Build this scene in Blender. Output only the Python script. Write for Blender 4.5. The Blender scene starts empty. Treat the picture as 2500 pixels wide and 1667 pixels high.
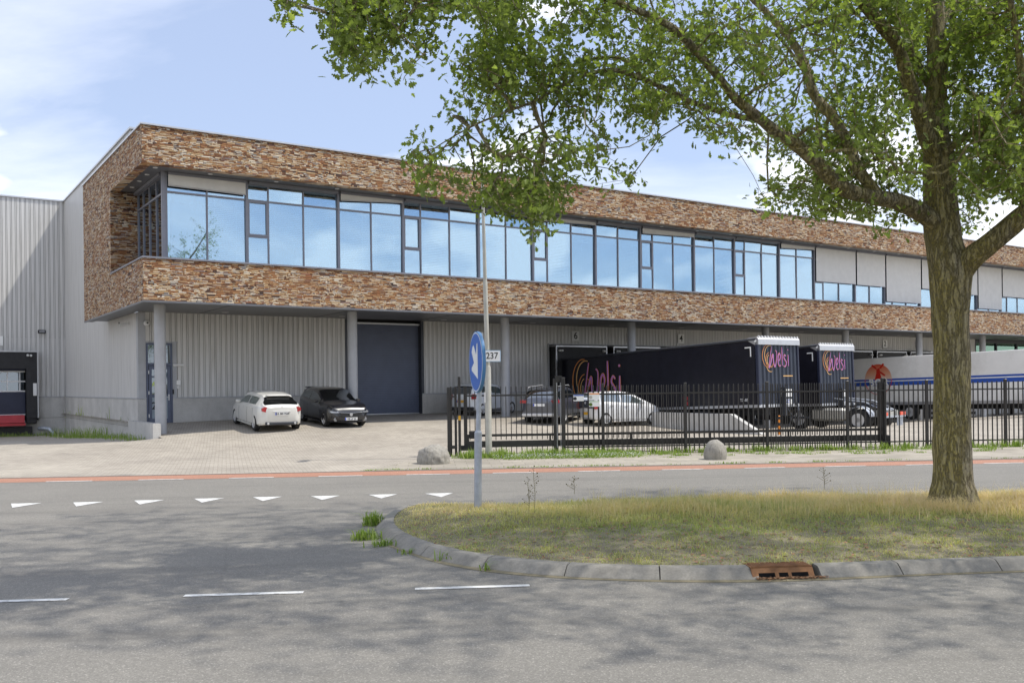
import bpy, bmesh, math, random
import numpy as np
from mathutils import Vector, Matrix
R = math.radians
sc = bpy.context.scene
col = sc.collection

# ------------------------------------------------------------------ camera, sky, sun, exposure
F = 2263.0; HC = 2.04; RHO = .01125; CX = 1250.; CY = 940.
cr, sr = math.cos(RHO), math.sin(RHO)
cd = bpy.data.cameras.new("camera"); cam = bpy.data.objects.new("camera", cd); col.objects.link(cam)
cd.sensor_width = 36; cd.lens = 36 * F / 2500; cd.shift_y = (CY - 833.5) / 2500
cd.clip_start = .1; cd.clip_end = 3000
cam.matrix_world = Matrix(((cr, sr, 0, 0), (0, 0, -1, 0), (-sr, cr, 0, HC), (0, 0, 0, 1)))
sc.camera = cam

SUN = Vector((1.165, .06, 1.96)).normalized()
SUN_EL = math.asin(SUN.z)
w = bpy.data.worlds.new("World"); sc.world = w; w.use_nodes = True
nt = w.node_tree; nt.nodes.clear()
def wn(t, **k):
    n = nt.nodes.new(t)
    for a, b in k.items(): setattr(n, a, b)
    return n
L_ = nt.links.new
sky = wn('ShaderNodeTexSky', sky_type='NISHITA'); sky.sun_disc = False
sky.sun_elevation = SUN_EL; sky.sun_rotation = math.atan2(SUN.x, SUN.y)
sky.air_density = 1.0; sky.dust_density = .6; sky.ozone_density = 2.0
tc = wn('ShaderNodeTexCoord'); sp = wn('ShaderNodeSeparateXYZ'); L_(tc.outputs['Generated'], sp.inputs[0])
ad = wn('ShaderNodeMath', operation='ADD'); ad.inputs[1].default_value = .16; L_(sp.outputs['Z'], ad.inputs[0])
mxz = wn('ShaderNodeMath', operation='MAXIMUM'); mxz.inputs[1].default_value = .05; L_(ad.outputs[0], mxz.inputs[0])
dx = wn('ShaderNodeMath', operation='DIVIDE'); L_(sp.outputs['X'], dx.inputs[0]); L_(mxz.outputs[0], dx.inputs[1])
dy = wn('ShaderNodeMath', operation='DIVIDE'); L_(sp.outputs['Y'], dy.inputs[0]); L_(mxz.outputs[0], dy.inputs[1])
cb = wn('ShaderNodeCombineXYZ'); L_(dx.outputs[0], cb.inputs[0]); L_(dy.outputs[0], cb.inputs[1])
mp = wn('ShaderNodeMapping'); mp.inputs['Scale'].default_value = (.42, .9, 1); mp.inputs['Rotation'].default_value = (0, 0, .55); mp.inputs['Location'].default_value = (3.1, 1.7, 0)
L_(cb.outputs[0], mp.inputs[0])
n1 = wn('ShaderNodeTexNoise'); n1.inputs['Scale'].default_value = 1.1; n1.inputs['Detail'].default_value = 9; n1.inputs['Roughness'].default_value = .56; n1.inputs['Distortion'].default_value = .35
L_(mp.outputs[0], n1.inputs['Vector'])
r1 = wn('ShaderNodeValToRGB'); r1.color_ramp.elements[0].position = .40; r1.color_ramp.elements[1].position = .72
L_(n1.outputs['Fac'], r1.inputs[0])
# low cumulus bank near the horizon
n2 = wn('ShaderNodeTexNoise'); n2.inputs['Scale'].default_value = 5.0; n2.inputs['Detail'].default_value = 10; n2.inputs['Roughness'].default_value = .5
mp2 = wn('ShaderNodeMapping'); mp2.inputs['Scale'].default_value = (1, 1, 2.2); mp2.inputs['Location'].default_value = (.37, .2, .1); L_(tc.outputs['Generated'], mp2.inputs[0]); L_(mp2.outputs[0], n2.inputs['Vector'])
mr = wn('ShaderNodeMapRange'); mr.inputs['From Min'].default_value = .10; mr.inputs['From Max'].default_value = .50; mr.inputs['To Min'].default_value = .10; mr.inputs['To Max'].default_value = -.22
L_(sp.outputs['Z'], mr.inputs['Value'])
a2 = wn('ShaderNodeMath', operation='ADD'); L_(n2.outputs['Fac'], a2.inputs[0]); L_(mr.outputs[0], a2.inputs[1])
r2 = wn('ShaderNodeValToRGB'); r2.color_ramp.elements[0].position = .49; r2.color_ramp.elements[1].position = .60
L_(a2.outputs[0], r2.inputs[0])
mxm = wn('ShaderNodeMath', operation='MAXIMUM'); L_(r1.outputs['Color'], mxm.inputs[0]); L_(r2.outputs['Color'], mxm.inputs[1])
mf = wn('ShaderNodeMath', operation='MULTIPLY'); mf.inputs[1].default_value = .8; L_(mxm.outputs[0], mf.inputs[0])
veil = wn('ShaderNodeMix', data_type='RGBA'); veil.inputs['Factor'].default_value = .72
veil.inputs['B'].default_value = (2.25, 2.64, 3.62, 1); L_(sky.outputs[0], veil.inputs['A'])
mixc = wn('ShaderNodeMix', data_type='RGBA'); L_(mf.outputs[0], mixc.inputs['Factor']); L_(veil.outputs['Result'], mixc.inputs['A'])
mixc.inputs['B'].default_value = (6.3, 6.3, 6.5, 1)
bg = wn('ShaderNodeBackground'); bg.inputs['Strength'].default_value = .145; L_(mixc.outputs['Result'], bg.inputs['Color'])
wo = wn('ShaderNodeOutputWorld'); L_(bg.outputs[0], wo.inputs[0])

sd = bpy.data.lights.new("sun", 'SUN'); sd.energy = 2.4; sd.angle = R(.9); sd.color = (1, .95, .86)
so = bpy.data.objects.new("sun", sd); col.objects.link(so); so.rotation_euler = SUN.to_track_quat('Z', 'Y').to_euler()
sc.view_settings.view_transform = 'Standard'; sc.view_settings.look = 'None'
sc.view_settings.exposure = .75; sc.view_settings.gamma = 1
sc.cycles.max_bounces = 8; sc.cycles.transparent_max_bounces = 12; sc.cycles.caustics_reflective = False; sc.cycles.caustics_refractive = False

# ------------------------------------------------------------------ survey helpers
TH = R(56.11); U = (math.sin(TH), math.cos(TH)); N = (-U[1], U[0]); O = (-13.0, 32.8)
def ray(x, y):
    u = x - CX; v = CY - y
    return ((u * cr + v * sr) / F, (-u * sr + v * cr) / F)
def P(x, y, D):
    a, b = ray(x, y); return Vector((a * D, D, HC + b * D))
def G(x, y, z=0):
    a, b = ray(x, y); D = (z - HC) / b; return Vector((a * D, D, z))
def loc(X, Y):
    dx, dy = X - O[0], Y - O[1]; return (dx * U[0] + dy * U[1], dx * N[0] + dy * N[1])
def W2(s, t, z=0): return Vector((O[0] + s * U[0] + t * N[0], O[1] + s * U[1] + t * N[1], z))
def FP(x, y, t):
    a, b = ray(x, y); D = (t + O[0] * N[0] + O[1] * N[1]) / (a * N[0] + N[1])
    return loc(a * D, D)[0], HC + b * D
def FS(x, y, s):
    a, b = ray(x, y); D = (s + O[0] * U[0] + O[1] * U[1]) / (a * U[0] + U[1])
    return loc(a * D, D)[1], HC + b * D
def S(x):
    x = max(0., min(1., x)); return x * x * (3 - 2 * x)
def zt(s, t, left=None):
    "height of the yard in building coordinates"
    tt = t - max(0, 6 - s) * .6
    zr = .7 * S((tt + 8) / 14)
    if s > 21: zr = .05 * S((t + 14) / 4) - .75 * S((t + 12) / 17)
    if s > 20 and t < -9: zr = .0
    zl = .15 * S((t + 8) / 8) - .65 * S(t / 24)
    if left is None: left = s < .75
    if t < 1.0:
        k = S((s + 2) / 2.75); return zl * (1 - k) + zr * k
    return zl if left else zr
def GT(x, y):
    a, b = ray(x, y); D = 26.
    while D < 70 and HC + b * D > zt(*loc(a * D, D)): D += .05
    return Vector((a * D, D, HC + b * D))

# ------------------------------------------------------------------ object helpers
def tag(o, label=None, cat=None, group=None, kind=None):
    if label: o['label'] = label
    if cat: o['category'] = cat
    if group: o['group'] = group
    if kind: o['kind'] = kind
    return o
def thing(name, label, cat, at=(0, 0, 0), rz=0, group=None):
    o = bpy.data.objects.new(name, None); col.objects.link(o); o.location = at; o.rotation_euler = (0, 0, rz)
    o.empty_display_size = .2
    return tag(o, label, cat, group)
def link(name, me, mats=None, parent=None, world=False, smooth=False):
    if mats is not None:
        for m in (mats if isinstance(mats, (list, tuple)) else [mats]): me.materials.append(m)
    if smooth: me.polygons.foreach_set('use_smooth', [True] * len(me.polygons))
    o = bpy.data.objects.new(name, me); col.objects.link(o)
    if parent is not None:
        o.parent = parent
        if world:
            par = parent; M = Matrix()
            while par is not None: M = par.matrix_basis.copy() @ M if par.parent is None else par.matrix_parent_inverse @ par.matrix_basis @ M; par = par.parent
            o.matrix_parent_inverse = M.inverted()
    return o
class MB:
    def __init__(s): s.v = []; s.f = []; s.m = []; s.M = None
    def add(s, vs, fs, mi=0):
        n = len(s.v)
        if s.M is not None: vs = [tuple(s.M @ Vector(p)) for p in vs]
        s.v += [tuple(p) for p in vs]; s.f += [tuple(i + n for i in f) for f in fs]; s.m += [mi] * len(fs)
    def box(s, a, b, mi=0):
        (x0, y0, z0), (x1, y1, z1) = a, b
        s.add([(x0, y0, z0), (x1, y0, z0), (x1, y1, z0), (x0, y1, z0), (x0, y0, z1), (x1, y0, z1), (x1, y1, z1), (x0, y1, z1)],
              [(0, 3, 2, 1), (4, 5, 6, 7), (0, 1, 5, 4), (1, 2, 6, 5), (2, 3, 7, 6), (3, 0, 4, 7)], mi)
    def bev(s, a, b, r=.02, mi=0):
        "box with chamfered vertical+horizontal edges (octagonal in section, caps inset)"
        (x0, y0, z0), (x1, y1, z1) = a, b
        def ring(x0, x1, y0, y1, z, r): return [(x0 + r, y0, z), (x1 - r, y0, z), (x1, y0 + r, z), (x1, y1 - r, z), (x1 - r, y1, z), (x0 + r, y1, z), (x0, y1 - r, z), (x0, y0 + r, z)]
        rs = [ring(x0 + r, x1 - r, y0 + r, y1 - r, z0, r * .5), ring(x0, x1, y0, y1, z0 + r, r), ring(x0, x1, y0, y1, z1 - r, r), ring(x0 + r, x1 - r, y0 + r, y1 - r, z1, r * .5)]
        vs = sum(rs, []); fs = [tuple(range(7, -1, -1)), tuple(range(24, 32))]
        for k in range(3):
            for i in range(8): j = (i + 1) % 8; fs.append((k * 8 + i, k * 8 + j, k * 8 + 8 + j, k * 8 + 8 + i))
        s.add(vs, fs, mi)
    def tube(s, pts, rad, n=8, mi=0, cap=True):
        pts = [Vector(p) for p in pts]
        if not hasattr(rad, '__len__'): rad = [rad] * len(pts)
        vs = []; ref = None
        for i, p in enumerate(pts):
            d = (pts[min(i + 1, len(pts) - 1)] - pts[max(i - 1, 0)]).normalized()
            if ref is None:
                ref = Vector((0, 0, 1)) if abs(d.z) < .9 else Vector((1, 0, 0))
            a = (ref - d * ref.dot(d)).normalized(); b = d.cross(a); ref = a
            for k in range(n):
                an = 2 * math.pi * k / n; vs.append(p + (a * math.cos(an) + b * math.sin(an)) * rad[i])
        fs = []
        for i in range(len(pts) - 1):
            for k in range(n): j = (k + 1) % n; fs.append((i * n + k, i * n + j, (i + 1) * n + j, (i + 1) * n + k))
        if cap: fs.append(tuple(range(n - 1, -1, -1))); fs.append(tuple(range((len(pts) - 1) * n, len(pts) * n)))
        s.add(vs, fs, mi)
    def prism(s, poly, ax, h0, h1, mi=0):
        "poly in the plane normal to axis ax (0,1,2), extruded h0..h1"
        def mk(p, h): q = list(p); q.insert(ax, h); return tuple(q)
        n = len(poly); vs = [mk(p, h0) for p in poly] + [mk(p, h1) for p in poly]
        fs = [tuple(range(n - 1, -1, -1)), tuple(range(n, 2 * n))] + [(i, (i + 1) % n, n + (i + 1) % n, n + i) for i in range(n)]
        s.add(vs, fs, mi)
    def lathe(s, prof, n=24, ax=1, mi=0):
        "prof: (axial, radius) pairs, about axis ax"
        vs = []; fs = []
        for (h, r) in prof:
            for k in range(n):
                a = 2 * math.pi * k / n; q = [r * math.cos(a), r * math.sin(a)]; q.insert(ax, h); vs.append(tuple(q))
        for i in range(len(prof) - 1):
            for k in range(n): j = (k + 1) % n; fs.append((i * n + k, i * n + j, (i + 1) * n + j, (i + 1) * n + k))
        fs.append(tuple(range(n))); fs.append(tuple(range((len(prof) - 1) * n, len(prof) * n)))
        s.add(vs, fs, mi)
    def build(s, name, mats, parent=None, world=False, smooth=False, fix=True):
        me = bpy.data.meshes.new(name); me.from_pydata(s.v, [], s.f)
        if any(s.m): me.polygons.foreach_set('material_index', s.m)
        if fix:
            b = bmesh.new(); b.from_mesh(me); bmesh.ops.recalc_face_normals(b, faces=b.faces); b.to_mesh(me); b.free()
        me.update()
        o = link(name, me, mats, parent, world)
        if smooth:
            me.polygons.foreach_set('use_smooth', [True] * len(me.polygons)); me.set_sharp_from_angle(angle=R(38))
        return o

# ------------------------------------------------------------------ materials
def newmat(name):
    m = bpy.data.materials.new(name); m.use_nodes = True; t = m.node_tree; b = t.nodes['Principled BSDF']; return m, t, b
def nd(t, ty, ins=None, **k):
    n = t.nodes.new(ty)
    for a, b in k.items(): setattr(n, a, b)
    for a, b in (ins or {}).items():
        if isinstance(b, bpy.types.NodeSocket): t.links.new(b, n.inputs[a])
        else: n.inputs[a].default_value = b
    return n
def ramp(t, fac, stops):
    n = t.nodes.new('ShaderNodeValToRGB'); e = n.color_ramp.elements
    while len(e) < len(stops): e.new(.5)
    for i, (p, c) in enumerate(stops): e[i].position = p; e[i].color = (*c, 1) if len(c) == 3 else c
    t.links.new(fac, n.inputs[0]); return n
def mix(t, f, a, b, mode='MIX'):
    n = t.nodes.new('ShaderNodeMix'); n.data_type = 'RGBA'; n.blend_type = mode
    for k, v in (('Factor', f), ('A', a), ('B', b)):
        if isinstance(v, bpy.types.NodeSocket): t.links.new(v, n.inputs[k])
        elif k == 'Factor': n.inputs[k].default_value = v
        else: n.inputs[k].default_value = (*v, 1)
    return n.outputs['Result']
def math_(t, op, a, b=None):
    n = t.nodes.new('ShaderNodeMath'); n.operation = op
    for i, v in enumerate((a, b)):
        if v is None: continue
        if isinstance(v, bpy.types.NodeSocket): t.links.new(v, n.inputs[i])
        else: n.inputs[i].default_value = v
    return n.outputs[0]
def bump(t, b, h, strength=.3, dist=.01):
    n = nd(t, 'ShaderNodeBump', {'Height': h, 'Strength': strength, 'Distance': dist}); t.links.new(n.outputs[0], b.inputs['Normal'])
def simple(name, c, rough=.5, metal=0, var=.12, scale=6, coat=0, bmp=0, spec=.5, dirt=None):
    m, t, b = newmat(name)
    co = nd(t, 'ShaderNodeTexCoord').outputs['Object']
    n = nd(t, 'ShaderNodeTexNoise', {'Vector': co, 'Scale': scale, 'Detail': 6, 'Roughness': .6})
    dk = tuple(x * (1 - var) for x in c); lt = tuple(min(1, x * (1 + var)) for x in c)
    r = ramp(t, n.outputs['Fac'], [(.3, dk), (.7, lt)]).outputs[0]
    if dirt:
        n3 = nd(t, 'ShaderNodeTexNoise', {'Vector': co, 'Scale': scale * .35, 'Detail': 8, 'Roughness': .7})
        f = ramp(t, n3.outputs['Fac'], [(.5, (0, 0, 0)), (.72, (1, 1, 1))]).outputs[0]
        r = mix(t, math_(t, 'MULTIPLY', f, .6), r, dirt)
    t.links.new(r, b.inputs['Base Color'])
    b.inputs['Roughness'].default_value = rough; b.inputs['Metallic'].default_value = metal
    b.inputs['Coat Weight'].default_value = coat; b.inputs['Coat Roughness'].default_value = .04
    b.inputs['Specular IOR Level'].default_value = spec
    if bmp: bump(t, b, n.outputs['Fac'], bmp, .01)
    return m
M = {}
M['metal_dark'] = simple('metal_dark', (.055, .06, .072), .45, .3)
M['soffit'] = simple('soffit', (.16, .165, .18), .4, .3, .1, 2)
M['frame'] = simple('frame', (.23, .235, .27), .45, .25, .06)
M['alu'] = simple('alu', (.55, .56, .58), .35, .7, .06)
M['galv'] = simple('galv', (.42, .45, .50), .5, .45, .16, 9)
M['colpaint'] = simple('colpaint', (.40, .41, .43), .5, .1, .08, 2)
M['black'] = simple('black', (.018, .018, .020), .6, 0, .3, 5)
M['fence'] = simple('fence', (.038, .036, .034), .4, .3, .2, 5)
M['white'] = simple('white', (.72, .72, .71), .4, 0, .05, 3)
M['screen'] = simple('screen', (.66, .65, .62), .85, 0, .05, 3)
M['blind'] = simple('blind', (.86, .92, .86), .6, 0, .05, 3)
M['blue_dk'] = simple('blue_dk', (.024, .030, .060), .35, .1, .1, 3)
M['door_blue'] = simple('door_blue', (.10, .12, .18), .45, .1, .08, 2)
M['red'] = simple('red', (.42, .035, .045), .5, 0, .15, 4)
M['tarp'] = simple('tarp', (.011, .011, .018), .32, 0, .3, 3, spec=.35)
M['trailer_white'] = simple('trailer_white', (.85, .84, .81), .4, 0, .05, 1.2, dirt=(.55, .53, .49))
M['chassis'] = simple('chassis', (.03, .03, .033), .6, .2, .3, 6)
M['tyre'] = simple('tyre', (.016, .016, .016), .8, 0, .2, 8)
M['rim'] = simple('rim', (.62, .62, .62), .35, .35, .05)
M['plate'] = simple('plate', (.88, .88, .86), .4, 0, .03)
M['plate_y'] = simple('plate_y', (.75, .40, .02), .4, 0, .03)
M['eu'] = simple('eu', (.02, .06, .5), .4, 0, .03)
M['ink'] = simple('ink', (.012, .012, .015), .5, 0, .05)
M['tail'] = simple('tail', (.38, .02, .025), .15, 0, .1, 5, coat=.6)
M['orange'] = simple('orange', (.85, .28, .02), .5, 0, .08)
M['sign_blue'] = simple('sign_blue', (.018, .13, .52), .4, 0, .04, 3)
M['purple'] = simple('purple', (.46, .19, .60), .5, 0, .05)
M['logo_or'] = simple('logo_or', (.80, .30, .08), .5, 0, .1)
M['logo_ye'] = simple('logo_ye', (.85, .50, .18), .5, 0, .1)
M['bor_blue'] = simple('bor_blue', (.025, .09, .42), .45, 0, .05)
M['bor_red'] = simple('bor_red', (.62, .025, .012), .45, 0, .05)
M['lime'] = simple('lime', (.55, .70, .02), .5, 0, .05)
M['interior'] = simple('interior', (.10, .13, .15), .8, 0, .3, .6)
M['cloth'] = simple('cloth', (.16, .16, .16), .8)
M['tank'] = simple('tank', (.50, .49, .45), .4, .4, .1)
M['refl'] = simple('refl', (.85, .08, .02), .25, 0, .05, coat=.5)
def paint(name, c, **k): return simple(name, c, .28, k.get('metal', 0), .03, 2, coat=.9)
M['car_white'] = paint('car_white', (.72, .71, .66)); M['car_black'] = paint('car_black', (.008, .008, .012))
M['car_pale'] = paint('car_pale', (.74, .77, .80)); M['car_grey'] = paint('car_grey', (.11, .12, .15), metal=.5); M['car_white2'] = paint('car_white2', (.76, .76, .76))

def glassmat(name, tint, refl, tcol):
    m, t, b = newmat(name); t.nodes.remove(b)
    g = nd(t, 'ShaderNodeBsdfGlossy', {'Color': (*tint, 1), 'Roughness': .015}); tr = nd(t, 'ShaderNodeBsdfTransparent', {'Color': (*tcol, 1)})
    mx = nd(t, 'ShaderNodeMixShader', {0: refl}); t.links.new(tr.outputs[0], mx.inputs[1]); t.links.new(g.outputs[0], mx.inputs[2])
    t.links.new(mx.outputs[0], t.nodes['Material Output'].inputs[0]); return m
M['glass'] = glassmat('glass', (.58, .75, .88), .56, (.72, .86, .92))
M['glass_side'] = glassmat('glass_side', (.8, .9, 1.0), .65, (.35, .42, .45))
M['car_glass'] = glassmat('car_glass', (.9, .95, 1), .32, (.45, .50, .49))
M['lamp_glass'] = simple('lamp_glass', (.28, .29, .31), .15, .3, .2, 12, coat=.8)
M['glass_door'] = glassmat('glass_door', (.8, .9, 1), .2, (.25, .3, .3))
M['glass_green'] = glassmat('glass_green', (.5, .75, .6), .35, (.3, .4, .34))

def stone():
    m, t, b = newmat('split_stone')
    co = nd(t, 'ShaderNodeTexCoord').outputs['Object']; sp = nd(t, 'ShaderNodeSeparateXYZ', {0: co})
    x = math_(t, 'ADD', sp.outputs[0], math_(t, 'MULTIPLY', sp.outputs[1], 1.0)); z = sp.outputs[2]
    # wobble of the courses
    wob = nd(t, 'ShaderNodeTexNoise', {'Vector': co, 'Scale': 1.6, 'Detail': 3}).outputs['Fac']
    z2 = math_(t, 'ADD', z, math_(t, 'MULTIPLY', wob, .05))
    def layer(hh, ww, seed):
        row = math_(t, 'FLOOR', math_(t, 'DIVIDE', z2, hh))
        wr = nd(t, 'ShaderNodeTexWhiteNoise', {'W': math_(t, 'ADD', row, seed)}, noise_dimensions='1D').outputs['Value']
        xs = math_(t, 'DIVIDE', math_(t, 'ADD', x, math_(t, 'MULTIPLY', wr, 7.3)), math_(t, 'MULTIPLY', math_(t, 'ADD', wr, .6), ww))
        cell = math_(t, 'FLOOR', xs)
        cbn = nd(t, 'ShaderNodeCombineXYZ', {0: cell, 1: row, 2: seed}).outputs[0]
        wnn = nd(t, 'ShaderNodeTexWhiteNoise', {'Vector': cbn}, noise_dimensions='3D')
        fz = math_(t, 'FRACT', math_(t, 'DIVIDE', z2, hh)); fx = math_(t, 'FRACT', xs)
        ez = math_(t, 'MINIMUM', fz, math_(t, 'SUBTRACT', 1, fz)); ex = math_(t, 'MULTIPLY', math_(t, 'MINIMUM', fx, math_(t, 'SUBTRACT', 1, fx)), ww / hh)
        e = math_(t, 'MINIMUM', ez, ex)
        return wnn.outputs['Value'], e
    v1, e1 = layer(.062, .30, 3.0); v2, e2 = layer(.031, .22, 11.0)
    pick = nd(t, 'ShaderNodeTexNoise', {'Vector': co, 'Scale': 3.2, 'Detail': 2}).outputs['Fac']
    pf = ramp(t, pick, [(.47, (0, 0, 0)), (.53, (1, 1, 1))]).outputs[0]
    va = nd(t, 'ShaderNodeMix', {0: pf, 2: v1, 3: v2}).outputs[0]; ee = nd(t, 'ShaderNodeMix', {0: pf, 2: e1, 3: e2}).outputs[0]
    c = ramp(t, va, [(0, (.045, .035, .035)), (.10, (.12, .055, .03)), (.24, (.31, .135, .055)), (.38, (.41, .22, .095)), (.52, (.54, .36, .19)), (.66, (.66, .52, .35)), (.80, (.76, .67, .54)), (.92, (.24, .22, .215)), (1, (.34, .13, .06))])
    c.color_ramp.interpolation = 'LINEAR'
    big = nd(t, 'ShaderNodeTexNoise', {'Vector': co, 'Scale': .9, 'Detail': 4}).outputs['Fac']
    cc = mix(t, math_(t, 'MULTIPLY', ramp(t, big, [(.45, (0, 0, 0)), (.7, (1, 1, 1))]).outputs[0], .45), c.outputs[0], (.36, .15, .055))
    fine = nd(t, 'ShaderNodeTexNoise', {'Vector': co, 'Scale': 30, 'Detail': 5}).outputs['Fac']
    cc = mix(t, .35, cc, mix(t, 1, cc, ramp(t, fine, [(.3, (.35, .35, .35)), (.7, (1.3, 1.3, 1.3))]).outputs[0], 'MULTIPLY'))
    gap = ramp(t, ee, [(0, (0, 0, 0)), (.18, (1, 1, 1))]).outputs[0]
    cc = mix(t, 1, cc, mix(t, gap, (.55, .51, .47), (1.05, 1.05, 1.05)), 'MULTIPLY')  # darker joints: dirt plus crevice shade painted into the colour
    t.links.new(cc, b.inputs['Base Color']); b.inputs['Roughness'].default_value = .85
    h = math_(t, 'ADD', math_(t, 'MULTIPLY', gap, math_(t, 'ADD', .5, va)), math_(t, 'MULTIPLY', fine, .3))
    bump(t, b, h, 1.0, .045); return m
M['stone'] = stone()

def concrete(name, c, stain=.3, scale=1.0):
    m, t, b = newmat(name); co = nd(t, 'ShaderNodeTexCoord').outputs['Object']
    n = nd(t, 'ShaderNodeTexNoise', {'Vector': co, 'Scale': .8 * scale, 'Detail': 8, 'Roughness': .65}).outputs['Fac']
    st = nd(t, 'ShaderNodeTexNoise', {'Vector': nd(t, 'ShaderNodeMapping', {'Vector': co, 'Scale': (3 * scale, 3 * scale, .5 * scale)}).outputs[0], 'Scale': 1.2, 'Detail': 6}).outputs['Fac']
    fine = nd(t, 'ShaderNodeTexNoise', {'Vector': co, 'Scale': 45, 'Detail': 4}).outputs['Fac']
    a = ramp(t, n, [(.3, tuple(x * .8 for x in c)), (.7, tuple(x * 1.15 for x in c))]).outputs[0]
    a = mix(t, math_(t, 'MULTIPLY', ramp(t, st, [(.45, (0, 0, 0)), (.75, (1, 1, 1))]).outputs[0], stain), a, tuple(x * .55 for x in c))
    a = mix(t, .25, a, mix(t, 1, a, ramp(t, fine, [(.3, (.5, .5, .5)), (.7, (1.4, 1.4, 1.4))]).outputs[0], 'MULTIPLY'))
    t.links.new(a, b.inputs['Base Color']); b.inputs['Roughness'].default_value = .85; bump(t, b, fine, .25, .006); return m
M['concrete'] = concrete('concrete', (.52, .51, .485)); M['kerb'] = concrete('kerb', (.25, .235, .205), .5, 3); M['boulder'] = concrete('boulder', (.33, .31, .27), .8, 5)

def cladding():
    m, t, b = newmat('cladding'); co = nd(t, 'ShaderNodeTexCoord').outputs['Object']
    n = nd(t, 'ShaderNodeTexNoise', {'Vector': nd(t, 'ShaderNodeMapping', {'Vector': co, 'Scale': (4, 4, .25)}).outputs[0], 'Scale': 1, 'Detail': 5}).outputs['Fac']
    a = ramp(t, n, [(.3, (.58, .575, .56)), (.7, (.68, .67, .65))]).outputs[0]
    d_ = nd(t, 'ShaderNodeTexNoise', {'Vector': nd(t, 'ShaderNodeMapping', {'Vector': co, 'Scale': (9, 9, .5)}).outputs[0], 'Scale': 1, 'Detail': 8, 'Roughness': .7}).outputs['Fac']
    a = mix(t, math_(t, 'MULTIPLY', ramp(t, d_, [(.52, (0, 0, 0)), (.75, (1, 1, 1))]).outputs[0], .55), a, (.36, .34, .30))
    t.links.new(a, b.inputs['Base Color']); b.inputs['Roughness'].default_value = .48; b.inputs['Metallic'].default_value = .15; return m
M['clad'] = cladding()

def asphalt(name, c, streak=.3, ang=5.0):
    m, t, b = newmat(name); co = nd(t, 'ShaderNodeTexCoord').outputs['Object']
    rot = nd(t, 'ShaderNodeMapping', {'Vector': co, 'Rotation': (0, 0, -R(ang)), 'Scale': (1, 1, 1)}).outputs[0]
    sp1 = nd(t, 'ShaderNodeTexVoronoi', {'Vector': co, 'Scale': 95}); col_ = sp1.outputs['Color']
    hs = nd(t, 'ShaderNodeSeparateColor', {0: col_}).outputs[0]
    agg = ramp(t, hs, [(0, tuple(x * .80 for x in c)), (.55, c), (.9, tuple(x * 1.15 for x in c)), (1, tuple(min(1, x * 1.7) for x in c))]).outputs[0]
    big = nd(t, 'ShaderNodeTexNoise', {'Vector': co, 'Scale': .55, 'Detail': 7, 'Roughness': .6}).outputs['Fac']
    a = mix(t, 1, agg, ramp(t, big, [(.3, (.93, .93, .93)), (.7, (1.07, 1.07, 1.06))]).outputs[0], 'MULTIPLY')
    st = nd(t, 'ShaderNodeTexNoise', {'Vector': nd(t, 'ShaderNodeMapping', {'Vector': rot, 'Scale': (.06, 1.5, 1)}).outputs[0], 'Scale': 1.3, 'Detail': 6, 'Distortion': .3}).outputs['Fac']
    a = mix(t, math_(t, 'MULTIPLY', ramp(t, st, [(.52, (0, 0, 0)), (.7, (1, 1, 1))]).outputs[0], streak), a, tuple(x * .6 for x in c))
    med = nd(t, 'ShaderNodeTexNoise', {'Vector': co, 'Scale': 14, 'Detail': 6, 'Roughness': .7}).outputs['Fac']
    a = mix(t, .5, a, mix(t, 1, a, ramp(t, med, [(.35, (.90, .90, .90)), (.65, (1.10, 1.10, 1.10))]).outputs[0], 'MULTIPLY'))
    # repaired seams: thin dark wandering cracks
    vo = nd(t, 'ShaderNodeTexVoronoi', {'Vector': mix(t, .12, co, nd(t, 'ShaderNodeTexNoise', {'Vector': co, 'Scale': 2.0, 'Detail': 4}).outputs['Color']), 'Scale': .22}, feature='DISTANCE_TO_EDGE').outputs['Distance']
    a = mix(t, math_(t, 'MULTIPLY', ramp(t, vo, [(.0, (1, 1, 1)), (.004, (0, 0, 0))]).outputs[0], .14), a, tuple(x * .45 for x in c))
    t.links.new(a, b.inputs['Base Color']); b.inputs['Roughness'].default_value = .8; b.inputs['Specular IOR Level'].default_value = .35
    bump(t, b, math_(t, 'ADD', hs, math_(t, 'MULTIPLY', med, .6)), .35, .004); return m
M['asphalt'] = asphalt('asphalt', (.205, .194, .174), .42, 5); M['cycle'] = asphalt('cycle', (.37, .19, .13), .1, 5)

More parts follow.
